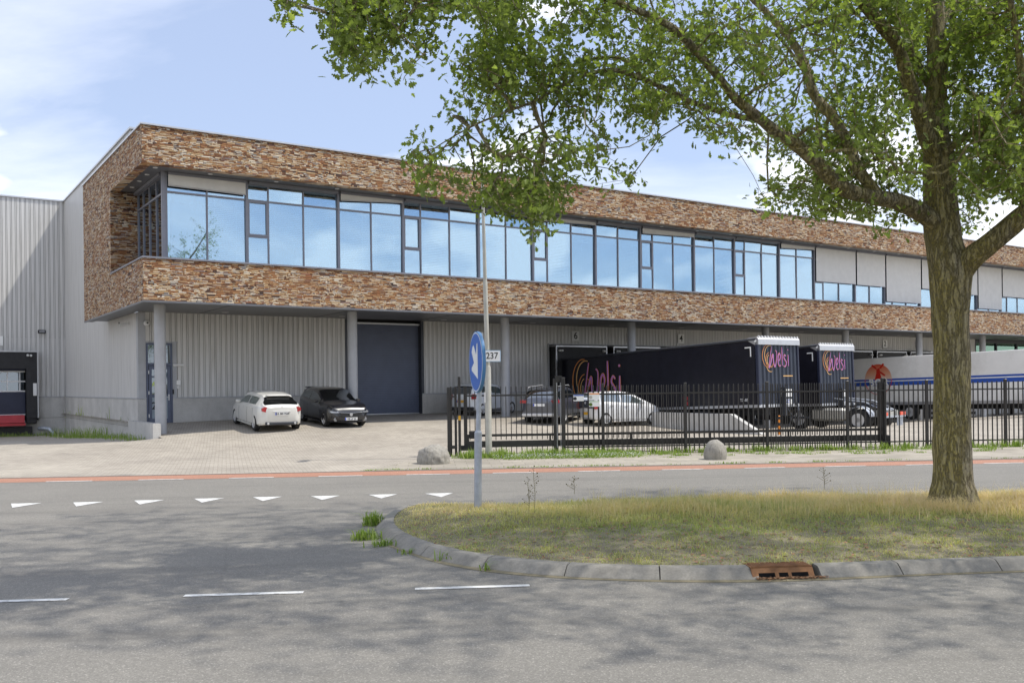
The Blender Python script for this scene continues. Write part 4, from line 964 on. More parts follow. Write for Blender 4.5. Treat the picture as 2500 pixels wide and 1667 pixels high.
# plates on the fence
def fplate(label, x0, x1, z0, z1, c1, c2, grp='signs on the fence'):
    a, b = apx(x0), apx(x1); t_ = fthing('fence_sign', label, 'sign', (a + b) / 2, fq - .04, grp); h = (b - a) / 2
    mb = MB(); mb.box((-h, -.006, z0), (h, 0, z1)); mb.build('plate', M['plate'], t_)
    mb = MB(); mb.box((-h + .005, -.010, z1 - (z1 - z0) * (.2 if c2 else 1)), (h - .005, -.0062, z1 - .005)); mb.build('band', c1, t_)
    if c2: mb = MB(); mb.lathe([(-.011, .05), (-.0063, .05)], 14, 1); mb.v = [(x - h * .7 + .0, y_, z + (z0 + z1) / 2 - .02) for x, y_, z in mb.v]; mb.build('symbol', c2, t_)
z_of = lambda y_: P(1450, y_, 27.2).z
fplate('white notice plate with dark blue band on the fence', 1401, 1426, z_of(978), z_of(962.5), M['bor_blue'], M['ink'])
fplate('white notice plate with orange band on the fence', 1439, 1464.5, z_of(976), z_of(959), M['logo_or'], M['tank'])
fplate('white notice plate with small green mark below the orange banded one', 1439, 1464.5, z_of(992), z_of(978), simple('palegreen', (.55, .68, .5), .5), M['weed'])
# striped post in the yard
bp = GT(1903, 1061); o = thing('marker_post', 'orange and black striped marker post in the yard behind the fence', 'bollard', (bp.x, bp.y, bp.z - .02))
for k in range(6): 
    mb = MB(); mb.tube([(0, 0, k * .123), (0, 0, (k + 1) * .123)], .075, 14); mb.build('band', M['orange' if k % 2 == 0 else 'black'], o)
mb = MB(); mb.lathe([(.738, .075), (.76, .04)], 14, 2); mb.build('cap', M['orange'], o)
# ------------------------------------------------------------------ VEHICLES
def lerp_(xs, ys, x): return float(np.interp(x, xs, ys))
def make_car(root, C):
    """C: L W H, wb, fo (front axle x), r wheel, prof: bottom/belt/top control points along x from rear (-) to front (+)"""
    L, Wd = C['L'], C['W']; x0, x1 = -L / 2, L / 2
    xs = np.unique(np.concatenate([np.linspace(x0, x0 + .35, 12), np.linspace(x0 + .35, x1 - .35, 92), np.linspace(x1 - .35, x1, 12)]))
    def sm(ctrl, k=3):
        y = np.interp(xs, [c[0] for c in ctrl], [c[1] for c in ctrl])
        for _ in range(k): y[1:-1] = (y[:-2] + 2 * y[1:-1] + y[2:]) / 4
        return y
    zb, zbelt, zt_ = sm(C['bot']), sm(C['belt'], 6), sm(C['top'], C.get('ts', 4))
    zt_ = np.maximum(zt_, zbelt + .03)
    plan = [(x0, .64), (x0 + .05, .76), (x0 + .14, .87), (x0 + .32, .95), (x0 + .9, 1), (x1 - 1.2, 1), (x1 - .5, .96), (x1 - .2, .87), (x1 - .06, .74), (x1, .62)]
    hw = sm(plan, 2) * Wd / 2
    hr = sm(C.get('roofw', [(x0, .80), (x0 + .5, .66), (x1 - 2.4, .71), (x1 - 1.6, .80), (x1, .9)]), 4) * Wd / 2
    rings = []
    for i, x in enumerate(xs):
        b, l, t = zb[i], zbelt[i], zt_[i]; h = hw[i]; r = min(hr[i], h * .93)
        cab = max(0., min(1., (t - l - .04) / .2)); r = h * .93 * (1 - cab) + r * cab
        half = [(0, b), (h * .6, b), (h * .9, b + .005), (h * .985, b + .07), (h, b + (l - b) * .35), (h * 1.0, b + (l - b) * .62), (h * .985, b + (l - b) * .86), (h * .955, l - .02), (h * .93, l)]
        zr = t - .09 * cab - .015
        for f in (.12, .3, .5, .7, .88, 1): half.append((h * .93 + (r - h * .93) * f, l + (zr - l) * f))
        half += [(r * .93, t - .035 * cab - .006), (r * .8, t - .012), (r * .5, t), (0, t + .008)]
        rings.append(half)
    nh = len(rings[0]); n = 2 * nh - 2
    vs = []; 
    for x, half in zip(xs, rings):
        rr_ = half + [(-y, z) for (y, z) in half[-2:0:-1]]
        vs += [(x, y, z) for y, z in rr_]
    fs = []; info = []
    for i in range(len(xs) - 1):
        for k in range(n):
            j = (k + 1) % n; fs.append((i * n + k, i * n + j, (i + 1) * n + j, (i + 1) * n + k)); info.append((i, k if k < nh - 1 else n - 1 - k))
    fs.append(tuple(range(n - 1, -1, -1))); fs.append(tuple(range((len(xs) - 1) * n, len(xs) * n)))
    me = bpy.data.meshes.new('body'); me.from_pydata(vs, [], fs); me.update()
    bmx = bmesh.new(); bmx.from_mesh(me); bmesh.ops.recalc_face_normals(bmx, faces=bmx.faces); bmx.to_mesh(me); bmx.free()
    body = link('body', me, [C['paint'], M['black']], root)
    # wheel arches
    fx, rx = C['fx'], C['fx'] - C['wb']; r = C['r']; cut = MB()
    for ax in (fx, rx):
        for sgn in (-1, 1):
            cc = [(ax + (r + .045) * math.cos(a), r + (r + .045) * math.sin(a)) for a in np.linspace(0, 2 * math.pi, 33)[:-1]]
            cut.prism(cc, 1, sgn * (Wd / 2 - .27), sgn * (Wd / 2 + .2))
    co = cut.build('cut', M['black']); md = body.modifiers.new('b', 'BOOLEAN'); md.object = co; md.operation = 'DIFFERENCE'; md.solver = 'EXACT'; md.material_mode = 'TRANSFER'
    dg = bpy.context.evaluated_depsgraph_get(); dg.update(); nm = bpy.data.meshes.new_from_object(body.evaluated_get(dg)); body.modifiers.clear(); body.data = nm
    bpy.data.objects.remove(co); nm.polygons.foreach_set('use_smooth', [True] * len(nm.polygons)); nm.set_sharp_from_angle(angle=R(35))
    # glass from the same surface, 4 mm proud
    V = [Vector(v) for v in vs]
    def surf(name, test, mat, off=.005):
        mb = MB()
        for f, (i, k) in zip(fs, info):
            c = (V[f[0]] + V[f[1]] + V[f[2]] + V[f[3]]) / 4
            if test(c, i, k, zbelt[i], zt_[i]):
                nn = (V[f[1]] - V[f[0]]).cross(V[f[3]] - V[f[0]]); 
                if nn.length < 1e-9: continue
                nn.normalize()
                if nn.dot(c - Vector((c.x, 0, .6))) < 0: nn = -nn
                mb.add([V[q] + nn * off for q in f], [(0, 1, 2, 3)])
        if mb.v: 
            b = bmesh.new(); me = bpy.data.meshes.new(name); me.from_pydata(mb.v, [], mb.f); b.from_mesh(me); bmesh.ops.remove_doubles(b, verts=b.verts, dist=.004); b.to_mesh(me); b.free()
            link(name, me, mat, root, smooth=True)
    ws0, ws1 = C['ws']; rw0, rw1 = C['rw']; sg = C['sg']; Bp = C['bp']
    surf('windscreen', lambda c, i, k, l, t: k >= nh - 4 - 0 and ws0 < c.x < ws1 and k >= nh - 4, C['glassm'])
    surf('rear_window', lambda c, i, k, l, t: k >= nh - 4 and rw0 < c.x < rw1, M['glass_rear'])
    for sgn in (1, -1):
        surf('side_window', lambda c, i, k, l, t: 9 <= k <= 12 and sg[0] < c.x < sg[1] and t - l > .14 and all(abs(c.x - q) > .035 for q in Bp) and c.y * sgn > 0, C['glassm'])
    # wheels
    for ax, nme in ((fx, 'front'), (rx, 'rear')):
        for sgn in (-1, 1):
            make_wheel(root, (ax, sgn * (Wd / 2 - .115), r), r, .20, sgn, C.get('spokes', 5), C.get('rimm', M['rim']))
    # mirrors
    for sgn in (-1, 1):
        xm = C['mir']; yb = Wd / 2 * .93; mb = MB(); zm = lerp_(xs, zbelt, xm)
        mb.bev((xm - .07, min(sgn * yb, sgn * (yb + .19)), zm + .03), (xm + .06, max(sgn * yb, sgn * (yb + .19)), zm + .15), .03); mb.build('mirror', C.get('mirm', C['paint']), root, smooth=True)
        for xh in C['handles']:
            mb = MB(); yy = Wd / 2 * .985; mb.bev((xh - .09, min(sgn * yy, sgn * (yy + .03)), lerp_(xs, zbelt, xh) - .12), (xh + .09, max(sgn * yy, sgn * (yy + .03)), lerp_(xs, zbelt, xh) - .09), .008); mb.build('door_handle', C['paint'], root)
    # shut lines as thin dark recess strips following the body
    mb = MB()
    for xd in C['doors']:
        zl = lerp_(xs, zbelt, xd); z0 = lerp_(xs, zb, xd) + .05
        for sgn in (-1, 1):
            pts = []
            for f in np.linspace(0, 1, 8):
                z = z0 + (zl - z0 - .02) * f; prof_ = [(.0, .985), (.35, 1), (.62, 1), (.86, .985), (1, .94)]; hh = lerp_([q[0] for q in prof_], [q[1] for q in prof_], f) * lerp_(xs, hw, xd)
                pts.append((xd, sgn * (hh + .002), z))
            mb.tube(pts, .0045, 4)
    if mb.v: mb.build('door_seam', M['black'], root)
    mb = MB(); zz = .22
    for sgn in (-1, 1): mb.box((rx + r + .06, min(sgn * (Wd / 2 - .08), sgn * (Wd / 2 - .01)), zz - .04), (fx - r - .06, max(sgn * (Wd / 2 - .08), sgn * (Wd / 2 - .01)), zz))
    mb.build('side_skirt', C.get('skirt', M['black']), root)
    mb = MB(); mb.box((-.5, -.45, .55), (-.1, .45, 1.02)); mb.box((.05, -.62, .5), (.2, -.15, 1.1)); mb.box((.05, .15, .5), (.2, .62, 1.1)); mb.build('seats', M['cloth'], root)
    return xs, zb, zbelt, zt_, hw
def make_wheel(root, c, r, wd, sgn, spokes, rimm, hub=None):
    mb = MB(); w2 = wd / 2
    mb.M = Matrix.Translation(c)
    ri = r * .68
    mb.lathe([(-w2 * .05, ri * .97), (-w2, ri), (-w2, r * .93), (-w2 * .8, r), (w2 * .8, r), (w2, r * .93), (w2, ri), (w2 * .05, ri * .97)], 30, 1)
    ty = mb.build('wheel', M['tyre'], root, smooth=True)
    mb = MB(); mb.M = Matrix.Translation(c); o = sgn * w2
    mb.lathe([(o * .3, ri * .94), (o * .9, ri * .99), (o * .98, ri * .93), (o * .9, ri * .88), (o * .35, ri * .84)], 30, 1)
    for k in range(spokes):
        a = 2 * math.pi * k / spokes + .2; ca, sa = math.cos(a), math.sin(a)
        def pp(rad, off, yy): return (rad * ca - off * sa, yy, rad * sa + off * ca)
        w0, w1 = ri * (.16 if spokes <= 6 else .07), ri * (.10 if spokes <= 6 else .06)
        ya, yb = o * .75, o * .55
        vs = [pp(ri * .12, -w0, ya + o * .05), pp(ri * .12, w0, ya + o * .05), pp(ri * .92, w1, ya), pp(ri * .92, -w1, ya), pp(ri * .12, -w0, yb), pp(ri * .12, w0, yb), pp(ri * .92, w1, yb), pp(ri * .92, -w1, yb)]
        mb.add(vs, [(0, 1, 2, 3), (7, 6, 5, 4), (0, 4, 5, 1), (1, 5, 6, 2), (2, 6, 7, 3), (3, 7, 4, 0)])
    mb.lathe([(o * .5, ri * .2), (o * .86, ri * .2), (o * .9, ri * .12)], 12, 1)
    rm = mb.build('rim', rimm, ty, smooth=True)
    mb = MB(); mb.M = Matrix.Translation(c); mb.lathe([(o * .2, ri * .93), (o * .3, ri * .93)], 24, 1); mb.build('brake_disc', M['chassis'], ty)
    return ty
M['glass_rear'] = glassmat('glass_rear', (.9, .95, 1), .3, (.06, .07, .07))
def plate(root, x, z, txt, yellow=False, facing=1, y=0, wd=.52):
    mb = MB(); mb.box((x - .008, y - wd / 2, z - .055), (x + .008, y + wd / 2, z + .055)); p_ = mb.build('number_plate', M['plate_y'] if yellow else M['plate'], root)
    mb = MB(); e = y - facing * (wd / 2 - .025); mb.box((x - .010, e - .022, z - .052), (x + .010, e + .022, z + .052)); mb.build('band', M['eu'], p_)
    if txt: text(txt, .098, M['ink'], p_, face_m((x + facing * .011, y + facing * .02, z), (0, facing, 0)), 'lettering', bold=.002)
def place(name, label, cat, rear, front, side, C, group=None):
    "rear/front: world contact points of the wheels on one side (+1 left, -1 right)"
    d = (front - rear); d.z = 0; d.normalize(); n = Vector((-d.y, d.x, 0))
    mid = (rear + front) / 2; ctr = mid - n * side * (C['W'] / 2 - .115)
    c = ctr - d * (C['fx'] - C['wb'] / 2)
    s1, t1 = loc(*(ctr - d).xy); s2, t2 = loc(*(ctr + d).xy); z = (zt(s1, t1) + zt(s2, t2)) / 2
    o = thing(name, label, cat, (c.x, c.y, z + .004), math.atan2(d.y, d.x), group); C['r_'] = 0
    o.rotation_euler[1] = -math.atan2(zt(s2, t2) - zt(s1, t1), 2)
    return o

# --- white hatchback, seen from behind
C = dict(L=4.29, W=1.78, fx=1.30, wb=2.70, r=.315, paint=M['car_white'], glassm=M['car_glass'], spokes=10, mir=.62, handles=[-.12, -.98], doors=[-.52, .62, -1.28], bp=[-.42], skirt=M['car_white'],
         bot=[(-2.145, .42), (-2.08, .28), (-1.8, .22), (1.9, .2), (2.145, .34)],
         belt=[(-2.145, .90), (-1.9, .98), (-1.2, .97), (.4, .92), (1.1, .88), (1.8, .74), (2.05, .62), (2.145, .5)],
         top=[(-2.145, .93), (-2.06, 1.05), (-1.9, 1.12), (-1.62, 1.34), (-1.45, 1.395), (-.7, 1.43), (0, 1.43), (.35, 1.36), (.78, 1.10), (1.03, .96), (1.8, .80), (2.145, .54)], ws=(.36, .98), rw=(-2.06, -1.62), sg=(-1.42, .72))
A = place('parked_car', 'white five door hatchback with red tail lights parked in front of the corrugated wall', 'car', GT(630, 1055.6), GT(574, 1034.4), 1, C, 'cars parked in the yard')
make_car(A, C)
def taillight(root, pts, x, mat=None, nm='taillight'):
    mb = MB(); mb.prism(pts, 0, x - .05, x + .05); return mb.build(nm, mat or M['tail'], root, smooth=True)
for sgn in (-1, 1):
    mb = MB(); mb.prism([(sgn * .42, .80), (sgn * .46, .93), (sgn * .66, .955), (sgn * .755, .90), (sgn * .75, .80), (sgn * .62, .76)], 0, -2.125, -1.9); mb.build('taillight', M['tail'], A)
    mb = MB(); mb.tube([(-2.16, sgn * .52, .33), (-2.0, sgn * .52, .33)], .045, 12); mb.build('exhaust', M['rim'], A)
mb = MB(); mb.bev((-2.15, -.62, .27), (-2.0, .62, .40), .03); mb.build('diffuser', M['metal_dark'], A)
mb = MB(); mb.tube([(-2.155, -.34, .79), (-2.165, 0, .80), (-2.155, .34, .79)], .012, 6); mb.build('trim_strip', M['white'], A)
mb = MB(); mb.M = Matrix.Translation((-2.10, 0, .93)); mb.lathe([(-.0, .045), (.012, .045), (.015, .035)], 16, 0); mb.v = [(x - .04, y, z) for x, y, z in mb.v]; mb.build('badge', M['rim'], A)
mb = MB(); mb.bev((-1.74, -.46, 1.335), (-1.5, .46, 1.375), .015); mb.build('spoiler', M['car_white'], A)
mb = MB(); mb.tube([(-2.04, -.02, 1.09), (-1.98, .2, 1.125), (-1.93, .38, 1.15)], .008, 5); mb.build('wiper', M['black'], A)
plate(A, -2.165, .70, 'KK BM 9568', facing=-1)

# --- black three-door hatchback, seen from the front
C = dict(L=4.02, W=1.74, fx=1.22, wb=2.51, r=.305, paint=M['car_black'], glassm=M['car_glass'], spokes=5, mir=.55, handles=[-.35], doors=[-.6, .62], bp=[-.55], skirt=M['car_black'], rimm=M['rim'],
         bot=[(-2.01, .40), (-1.9, .26), (-1.6, .22), (1.7, .2), (2.01, .3)],
         belt=[(-2.01, .92), (-1.6, 1.04), (-.8, .98), (.3, .90), (1.0, .88), (1.6, .84), (1.88, .74), (2.01, .5)],
         top=[(-2.01, .96), (-1.88, 1.18), (-1.68, 1.38), (-1.2, 1.45), (-.4, 1.48), (.1, 1.42), (.72, 1.10), (.95, 1.0), (1.62, .90), (1.86, .80), (1.97, .66), (2.01, .54)], ws=(.12, .9), rw=(-1.9, -1.68), sg=(-1.5, .62))
B = place('parked_car', 'black three door hatchback facing the camera beside the white hatchback', 'car', GT(743.6, 1028), GT(793.4, 1040.8), -1, C, 'cars parked in the yard')
make_car(B, C)
for sgn in (-1, 1):
    mb = MB(); mb.prism([(2.03, .60), (1.96, .66), (1.40, .80), (1.52, .71), (1.86, .58)], 1, min(sgn * .52, sgn * .80), max(sgn * .52, sgn * .80))
    mb.v = [(x - (abs(y) - .52) * .55, y, z) for x, y, z in mb.v]; mb.build('headlight', M['lamp_glass'], B)
    mb = MB(); mb.M = Matrix.Translation((1.90, sgn * .62, .33)); mb.lathe([(0, .075), (.05, .075), (.055, .05)], 14, 0); mb.build('fog_light', M['lamp_glass'], B)
mb = MB(); mb.prism([(-.47, .60), (.47, .60), (.40, .47), (.28, .42), (-.28, .42), (-.40, .47)], 0, 1.93, 2.02); mb.build('grille', M['black'], B)
mb = MB(); mb.tube([(2.0, -.5, .62), (2.035, 0, .585), (2.0, .5, .62)], .007, 6); mb.build('chrome_bar', M['galv'], B)
mb = MB(); mb.M = Matrix.Translation((2.02, 0, .53)); mb.lathe([(0, .062), (.02, .062), (.02, .045), (.008, .045)], 18, 0); mb.box((.0, -.06, -.008), (.018, .06, .008)); mb.build('badge', M['rim'], B)
mb = MB(); mb.bev((1.80, -.55, .22), (2.0, .55, .30), .03); mb.build('bumper_intake', M['black'], B)
mb = MB(); mb.bev((-1.92, -.5, 1.36), (-1.6, .5, 1.43), .02); mb.build('spoiler', M['car_black'], B)
plate(B, 2.035, .36, 'VIE LP 24', facing=1)

# --- pale blue-white city car behind the gate
C = dict(L=3.64, W=1.60, fx=1.20, wb=2.375, r=.285, paint=M['car_pale'], glassm=M['car_glass'], spokes=5, mir=.55, handles=[-.25, -.95], doors=[-.55, .6], bp=[-.42], 
         bot=[(-1.82, .38), (-1.7, .24), (1.6, .22), (1.82, .34)],
         belt=[(-1.82, .95), (-1.2, 1.04), (0, .95), (.9, .90), (1.5, .78), (1.72, .64), (1.82, .52)],
         top=[(-1.82, 1.0), (-1.76, 1.22), (-1.66, 1.42), (-1.2, 1.5), (-.3, 1.52), (.2, 1.45), (.85, 1.12), (1.1, .98), (1.6, .84), (1.82, .56)], ws=(.22, 1.0), rw=(-1.8, -1.66), sg=(-1.4, .78))
K = place('parked_car', 'pale blue white city car behind the lamp post near the third column', 'car', GT(1178.8, 1015.3), GT(1243.9, 1009.7), -1, C, 'cars parked in the yard')
make_car(K, C)
mb = MB(); mb.box((-1.85, -.55, 1.02), (-1.72, .55, 1.34)); mb.build('rear_window', M['glass_rear'], K)
for sgn in (-1, 1): mb = MB(); mb.prism([(sgn * .60, .78), (sgn * .58, .98), (sgn * .70, 1.02), (sgn * .765, .92), (sgn * .74, .78)], 0, -1.84, -1.66); mb.build('taillight', M['tail'], K)
mb = MB(); mb.bev((-1.86, -.66, .26), (-1.7, .66, .42), .03); mb.build('bumper', M['black'], K); plate(K, -1.85, .68, '', True, -1)

# --- dark grey estate behind the gate portal
C = dict(L=4.5, W=1.84, fx=1.38, wb=2.68, r=.34, paint=M['car_grey'], glassm=M['car_glass'], spokes=10, mir=.7, handles=[-.15, -1.0], doors=[-.5, .7], bp=[-.42], 
         bot=[(-2.25, .45), (-2.1, .3), (2.0, .25), (2.25, .4)],
         belt=[(-2.25, 1.0), (-1.6, 1.06), (.4, 1.0), (1.3, .95), (2.0, .8), (2.25, .6)],
         top=[(-2.25, 1.04), (-2.17, 1.2), (-1.95, 1.48), (-1.3, 1.57), (-.2, 1.59), (.3, 1.5), (.95, 1.15), (1.3, 1.03), (2.0, .9), (2.25, .64)], ws=(.35, 1.1), rw=(-2.2, -1.9), sg=(-1.8, .85))
E_ = place('parked_car', 'dark grey sport utility car half hidden behind the gate portal posts', 'car', GT(1388, 1031.9), GT(1388, 1031.9) + (GT(1388, 1031.9) - GT(1328, 1028)).cross(Vector((0, 0, 1))) * -1.0, -1, C, 'cars parked in the yard')
make_car(E_, C)
for sgn in (-1, 1): mb = MB(); mb.prism([(sgn * .48, .94), (sgn * .55, 1.06), (sgn * .86, 1.08), (sgn * .88, .94)], 0, -2.24, -2.05); mb.build('taillight', M['tail'], E_)
plate(E_, -2.262, .86, '', False, -1)
mb = MB(); mb.bev((-2.29, -.8, .36), (-2.1, .8, .5), .03); mb.build('bumper', M['rim'], E_)
mb = MB()
for sgn in (-1, 1): mb.tube([(-1.8, sgn * .62, 1.58), (-1.7, sgn * .62, 1.63), (.2, sgn * .62, 1.62), (.3, sgn * .62, 1.55)], .014, 6)
mb.build('roof_rail', M['rim'], E_)

# --- white small car behind the fence
C = dict(L=3.54, W=1.64, fx=1.22, wb=2.42, r=.285, paint=M['car_white2'], glassm=M['car_glass'], spokes=12, mir=.62, handles=[-.2, -.95], doors=[-.5, .55, -1.2], bp=[-.42], skirt=M['car_white2'],
         bot=[(-1.77, .36), (-1.66, .24), (1.6, .22), (1.77, .34)],
         belt=[(-1.77, .96), (-1.2, 1.0), (0, .94), (.9, .90), (1.4, .80), (1.65, .68), (1.77, .5)],
         top=[(-1.77, 1.0), (-1.74, 1.2), (-1.68, 1.40), (-1.3, 1.47), (-.4, 1.50), (.15, 1.44), (.95, 1.07), (1.15, .96), (1.5, .84), (1.77, .54)], ws=(.2, 1.05), rw=(-1.76, -1.66), sg=(-1.42, .80))
Q = place('parked_car', 'small white five door car side on behind the fence, in front of the dark trailer', 'car', GT(1483.7, 1041.3), GT(1587, 1039), -1, C, 'cars parked in the yard')
make_car(Q, C)
mb = MB(); mb.bev((-1.80, -.6, .74), (-1.70, .6, 1.36), .03); mb.build('rear_window', M['glass_rear'], Q)
for sgn in (-1, 1): mb = MB(); mb.prism([(sgn * .62, .72), (sgn * .62, 1.0), (sgn * .70, 1.02), (sgn * .775, .92), (sgn * .76, .72)], 0, -1.80, -1.62); mb.build('taillight', M['tail'], Q)
mb = MB(); mb.M = Matrix.Translation((-1.815, 0, .98)); mb.lathe([(0, .055), (.012, .055)], 16, 0); mb.build('badge', M['rim'], Q)
plate(Q, -1.80, .52, '', True, -1)

# ------------------------------------------------------------------ TRAILERS (local: x along the building, y into the dock, z up)
def strokes(mb, lines, wdt, Mx, off=.004):
    "flat ribbon strokes in the plane of Mx"
    mb.M = Mx
    for ln in lines:
        pts = [Vector((x, y, 0)) for x, y in ln]
        # Catmull subdivision
        q = []
        for i in range(len(pts) - 1):
            p0, p1, p2, p3 = pts[max(i - 1, 0)], pts[i], pts[i + 1], pts[min(i + 2, len(pts) - 1)]
            for k in range(5):
                t = k / 5; q.append(.5 * ((2 * p1) + (-p0 + p2) * t + (2 * p0 - 5 * p1 + 4 * p2 - p3) * t * t + (-p0 + 3 * p1 - 3 * p2 + p3) * t ** 3))
        q.append(pts[-1]); vs = []
        for i, p in enumerate(q):
            d = (q[min(i + 1, len(q) - 1)] - q[max(i - 1, 0)]).normalized(); n = Vector((-d.y, d.x, 0)) * wdt / 2 * (.55 + .45 * math.sin(math.pi * min(1, max(0, (i + .8) / len(q)))))
            vs += [tuple(p - n + Vector((0, 0, off))), tuple(p + n + Vector((0, 0, off)))]
        mb.add(vs, [(2 * i, 2 * i + 2, 2 * i + 3, 2 * i + 1) for i in range(len(q) - 1)])
    mb.M = None
WORD = [[(.26, .98), (.16, .55), (.04, .06), (.12, .12), (.30, .58), (.36, .60), (.36, .35), (.44, .06), (.56, .35), (.60, .72), (.52, .82)],
        [(.66, .35), (.78, .38), (.84, .55), (.78, .68), (.69, .55), (.68, .25), (.76, .10), (.86, .14)],
        [(.96, .98), (.96, .6), (.95, .12)], [(1.22, .55), (1.14, .62), (1.08, .50), (1.16, .38), (1.24, .26), (1.16, .08), (1.04, .12)],
        [(1.38, .62), (1.37, .35), (1.38, .10)], [(1.37, .82), (1.375, .88)]]
def arcs(r, cx, cy, a0, a1, ky=1.25): return [(cx + r * math.cos(a), cy + r * ky * math.sin(a)) for a in np.linspace(a0, a1, 12)]
SWIRL_O = [arcs(.42, .05, .55, R(80), R(265)), arcs(.27, .12, .38, R(95), R(300)), arcs(.24, .12, .32, R(-60), R(70))]
SWIRL_Y = [arcs(.36, .14, .58, R(75), R(235)), arcs(.21, .14, .36, R(110), R(290)), arcs(.30, .16, .22, R(200), R(290))]
def logo(parent, Mx, sc_, nm='logo'):
    K = Mx @ Matrix.Scale(sc_, 4)
    mb = MB(); strokes(mb, SWIRL_O, .03, K, .010 / sc_); strokes(mb, [[(x + .0, y) for x, y in l] for l in WORD], .075, K, .006 / sc_); o = mb.build(nm, M['logo_or'], parent, fix=False)
    mb = MB(); strokes(mb, SWIRL_Y, .03, K, .012 / sc_); mb.build('swirl', M['logo_ye'], o, fix=False)
    mb = MB(); strokes(mb, WORD, .042, K, .016 / sc_); mb.build('lettering', M['purple'], o, fix=False)
    return o
def curtain_trailer(label, s, t0, ztop, sag, side_logo, code):
    p = W2(s, t0, 0); rt = thing('curtain_trailer', label, 'trailer', (p.x, p.y, ztop), rz_, 'dark curtain sided trailers'); W_ = 2.55; Ln = 13.5
    rt.rotation_euler = (-math.atan2(sag, Ln), 0, rz_)
    zt0 = 0; zb_ = -2.78
    # body: tarpaulin sides with slight billow
    nx, nz = 60, 12; vs = []; fs = []
    for j in range(nz + 1):
        for i in range(nx + 1):
            y = .12 + (Ln - .12) * i / nx; z = -.14 + (zb_ + .14) * j / nz; b = .012 * math.sin(math.pi * j / nz) * (1 + math.sin(y * 2.1)) + .005 * math.sin(y * 23)
            vs.append((-b, y, z))
    for j in range(nz):
        for i in range(nx): k = j * (nx + 1) + i; fs.append((k, k + 1, k + nx + 2, k + nx + 1))
    me = bpy.data.meshes.new('curtain'); me.from_pydata(vs, [], fs); me.update(); link('curtain', me, M['tarp'], rt, smooth=True)
    me2 = me.copy(); me2.transform(Matrix.Translation((W_, 0, 0)) @ Matrix.Diagonal((-1, 1, 1, 1))); link('curtain', me2, None, rt, smooth=True)
    mb = MB(); mb.box((.02, .1, -.1), (W_ - .02, Ln, -.03)); mb.build('roof', M['tarp'], rt)
    mb = MB(); mb.tube([(.0, .05, -.08), (.0, Ln, -.08)], .05, 8); mb.tube([(W_, .05, -.08), (W_, Ln, -.08)], .05, 8)
    for k in range(14): mb.tube([(-.035, .6 + k * .95, -.055), (-.06, .62 + k * .95, -.07)], .014, 5)
    mb.build('roof_rail', M['metal_dark'], rt)
    # corrugated front bulkhead
    mb = MB(); nr = 9; pts = [(0.0, 0)]
    for k in range(nr):
        a = .18 + k * (W_ - .36) / nr; st_ = (W_ - .36) / nr; pts += [(a + .02, 0), (a + .07, .05), (a + st_ * .55, .05), (a + st_ * .55 + .05, 0)]
    pts.append((W_, 0)); m_ = len(pts)
    mb.add([(x, y, -.30) for x, y in pts] + [(x, y, zb_) for x, y in pts], [(i, i + 1, m_ + i + 1, m_ + i) for i in range(m_ - 1)])
    M.setdefault('bulk', simple('bulk', (.045, .055, .08), .35, .3, .15, 2))
    bh = mb.build('front_bulkhead', M['bulk'], rt, fix=False)
    mb = MB(); mb.bev((-.02, -.05, zb_ - .02), (.09, .10, -.02), .02); mb.build('corner_post', M['blue_dk'], rt); mb = MB(); mb.bev((W_ - .09, -.05, zb_ - .02), (W_ + .02, .10, -.02), .02); mb.build('corner_post', M['blue_dk'], rt)
    mb = MB(); mb.prism([(-.10, -.30), (-.10, -.08), (-.02, .02), (.5, .02), (.5, -.10), (.12, -.30)], 0, -.02, W_ + .02); cp = mb.build('roof_cap', M['alu'], rt)
    mb = MB()
    for k in range(14): mb.box((.05 + k * .185, -.06, .02), (.12 + k * .185, .0, .07))
    mb.build('clip_row', M['white'], cp)
    mb = MB(); mb.lathe([(0, .06), (.01, .06)], 12, 0); mb.v = [(x - .032, y + .05, z - .14) for x, y, z in mb.v]; mb.build('emblem', M['plate'], cp)
    # chassis
    mb = MB(); mb.box((0, .05, zb_ - .12), (.06, Ln, zb_)); mb.box((W_ - .06, .05, zb_ - .12), (W_, Ln, zb_)); mb.box((0, -.03, zb_ - .12), (W_, .05, zb_)); mb.build('side_rail', M['alu'], rt)
    mb = MB(); mb.box((.75, .2, zb_ - .45), (.9, Ln, zb_ - .12)); mb.box((1.65, .2, zb_ - .45), (1.8, Ln, zb_ - .12))
    for k in range(16): mb.box((.06, .4 + k * .85, zb_ - .22), (W_ - .06, .46 + k * .85, zb_ - .12))
    mb.box((.1, 4.2, zb_ - .95), (.14, 8.2, zb_ - .2)); mb.box((.12, 2.9, zb_ - .75), (.7, 3.9, zb_ - .2)); mb.build('chassis', M['chassis'], rt)
    mb = MB()
    for x in (.45, 1.95): mb.box((x, 2.4, -ztop + .12), (x + .14, 2.54, zb_ - .12)); mb.box((x - .1, 2.3, -ztop + .08), (x + .24, 2.64, -ztop + .12))
    mb.build('landing_leg', M['chassis'], rt)
    for k in range(3):
        for sgn, x in ((-1, .18), (1, W_ - .18)):
            mbx = MB(); mbx.M = Matrix.Translation((x, 8.6 + 1.31 * k, zb_ - .62)); mbx.lathe([(-.02, .29), (-.17, .3), (-.17, .48), (-.13, .5), (.13, .5), (.17, .48), (.17, .3), (.02, .29)], 24, 0); wy = mbx.build('wheel', M['tyre'], rt, smooth=True)
            mbx = MB(); mbx.M = Matrix.Translation((x, 8.6 + 1.31 * k, zb_ - .62)); mbx.lathe([(sgn * .10, .29), (sgn * .13, .25), (sgn * .05, .16), (sgn * .14, .12)], 18, 0); mbx.build('rim', M['rim'], wy)
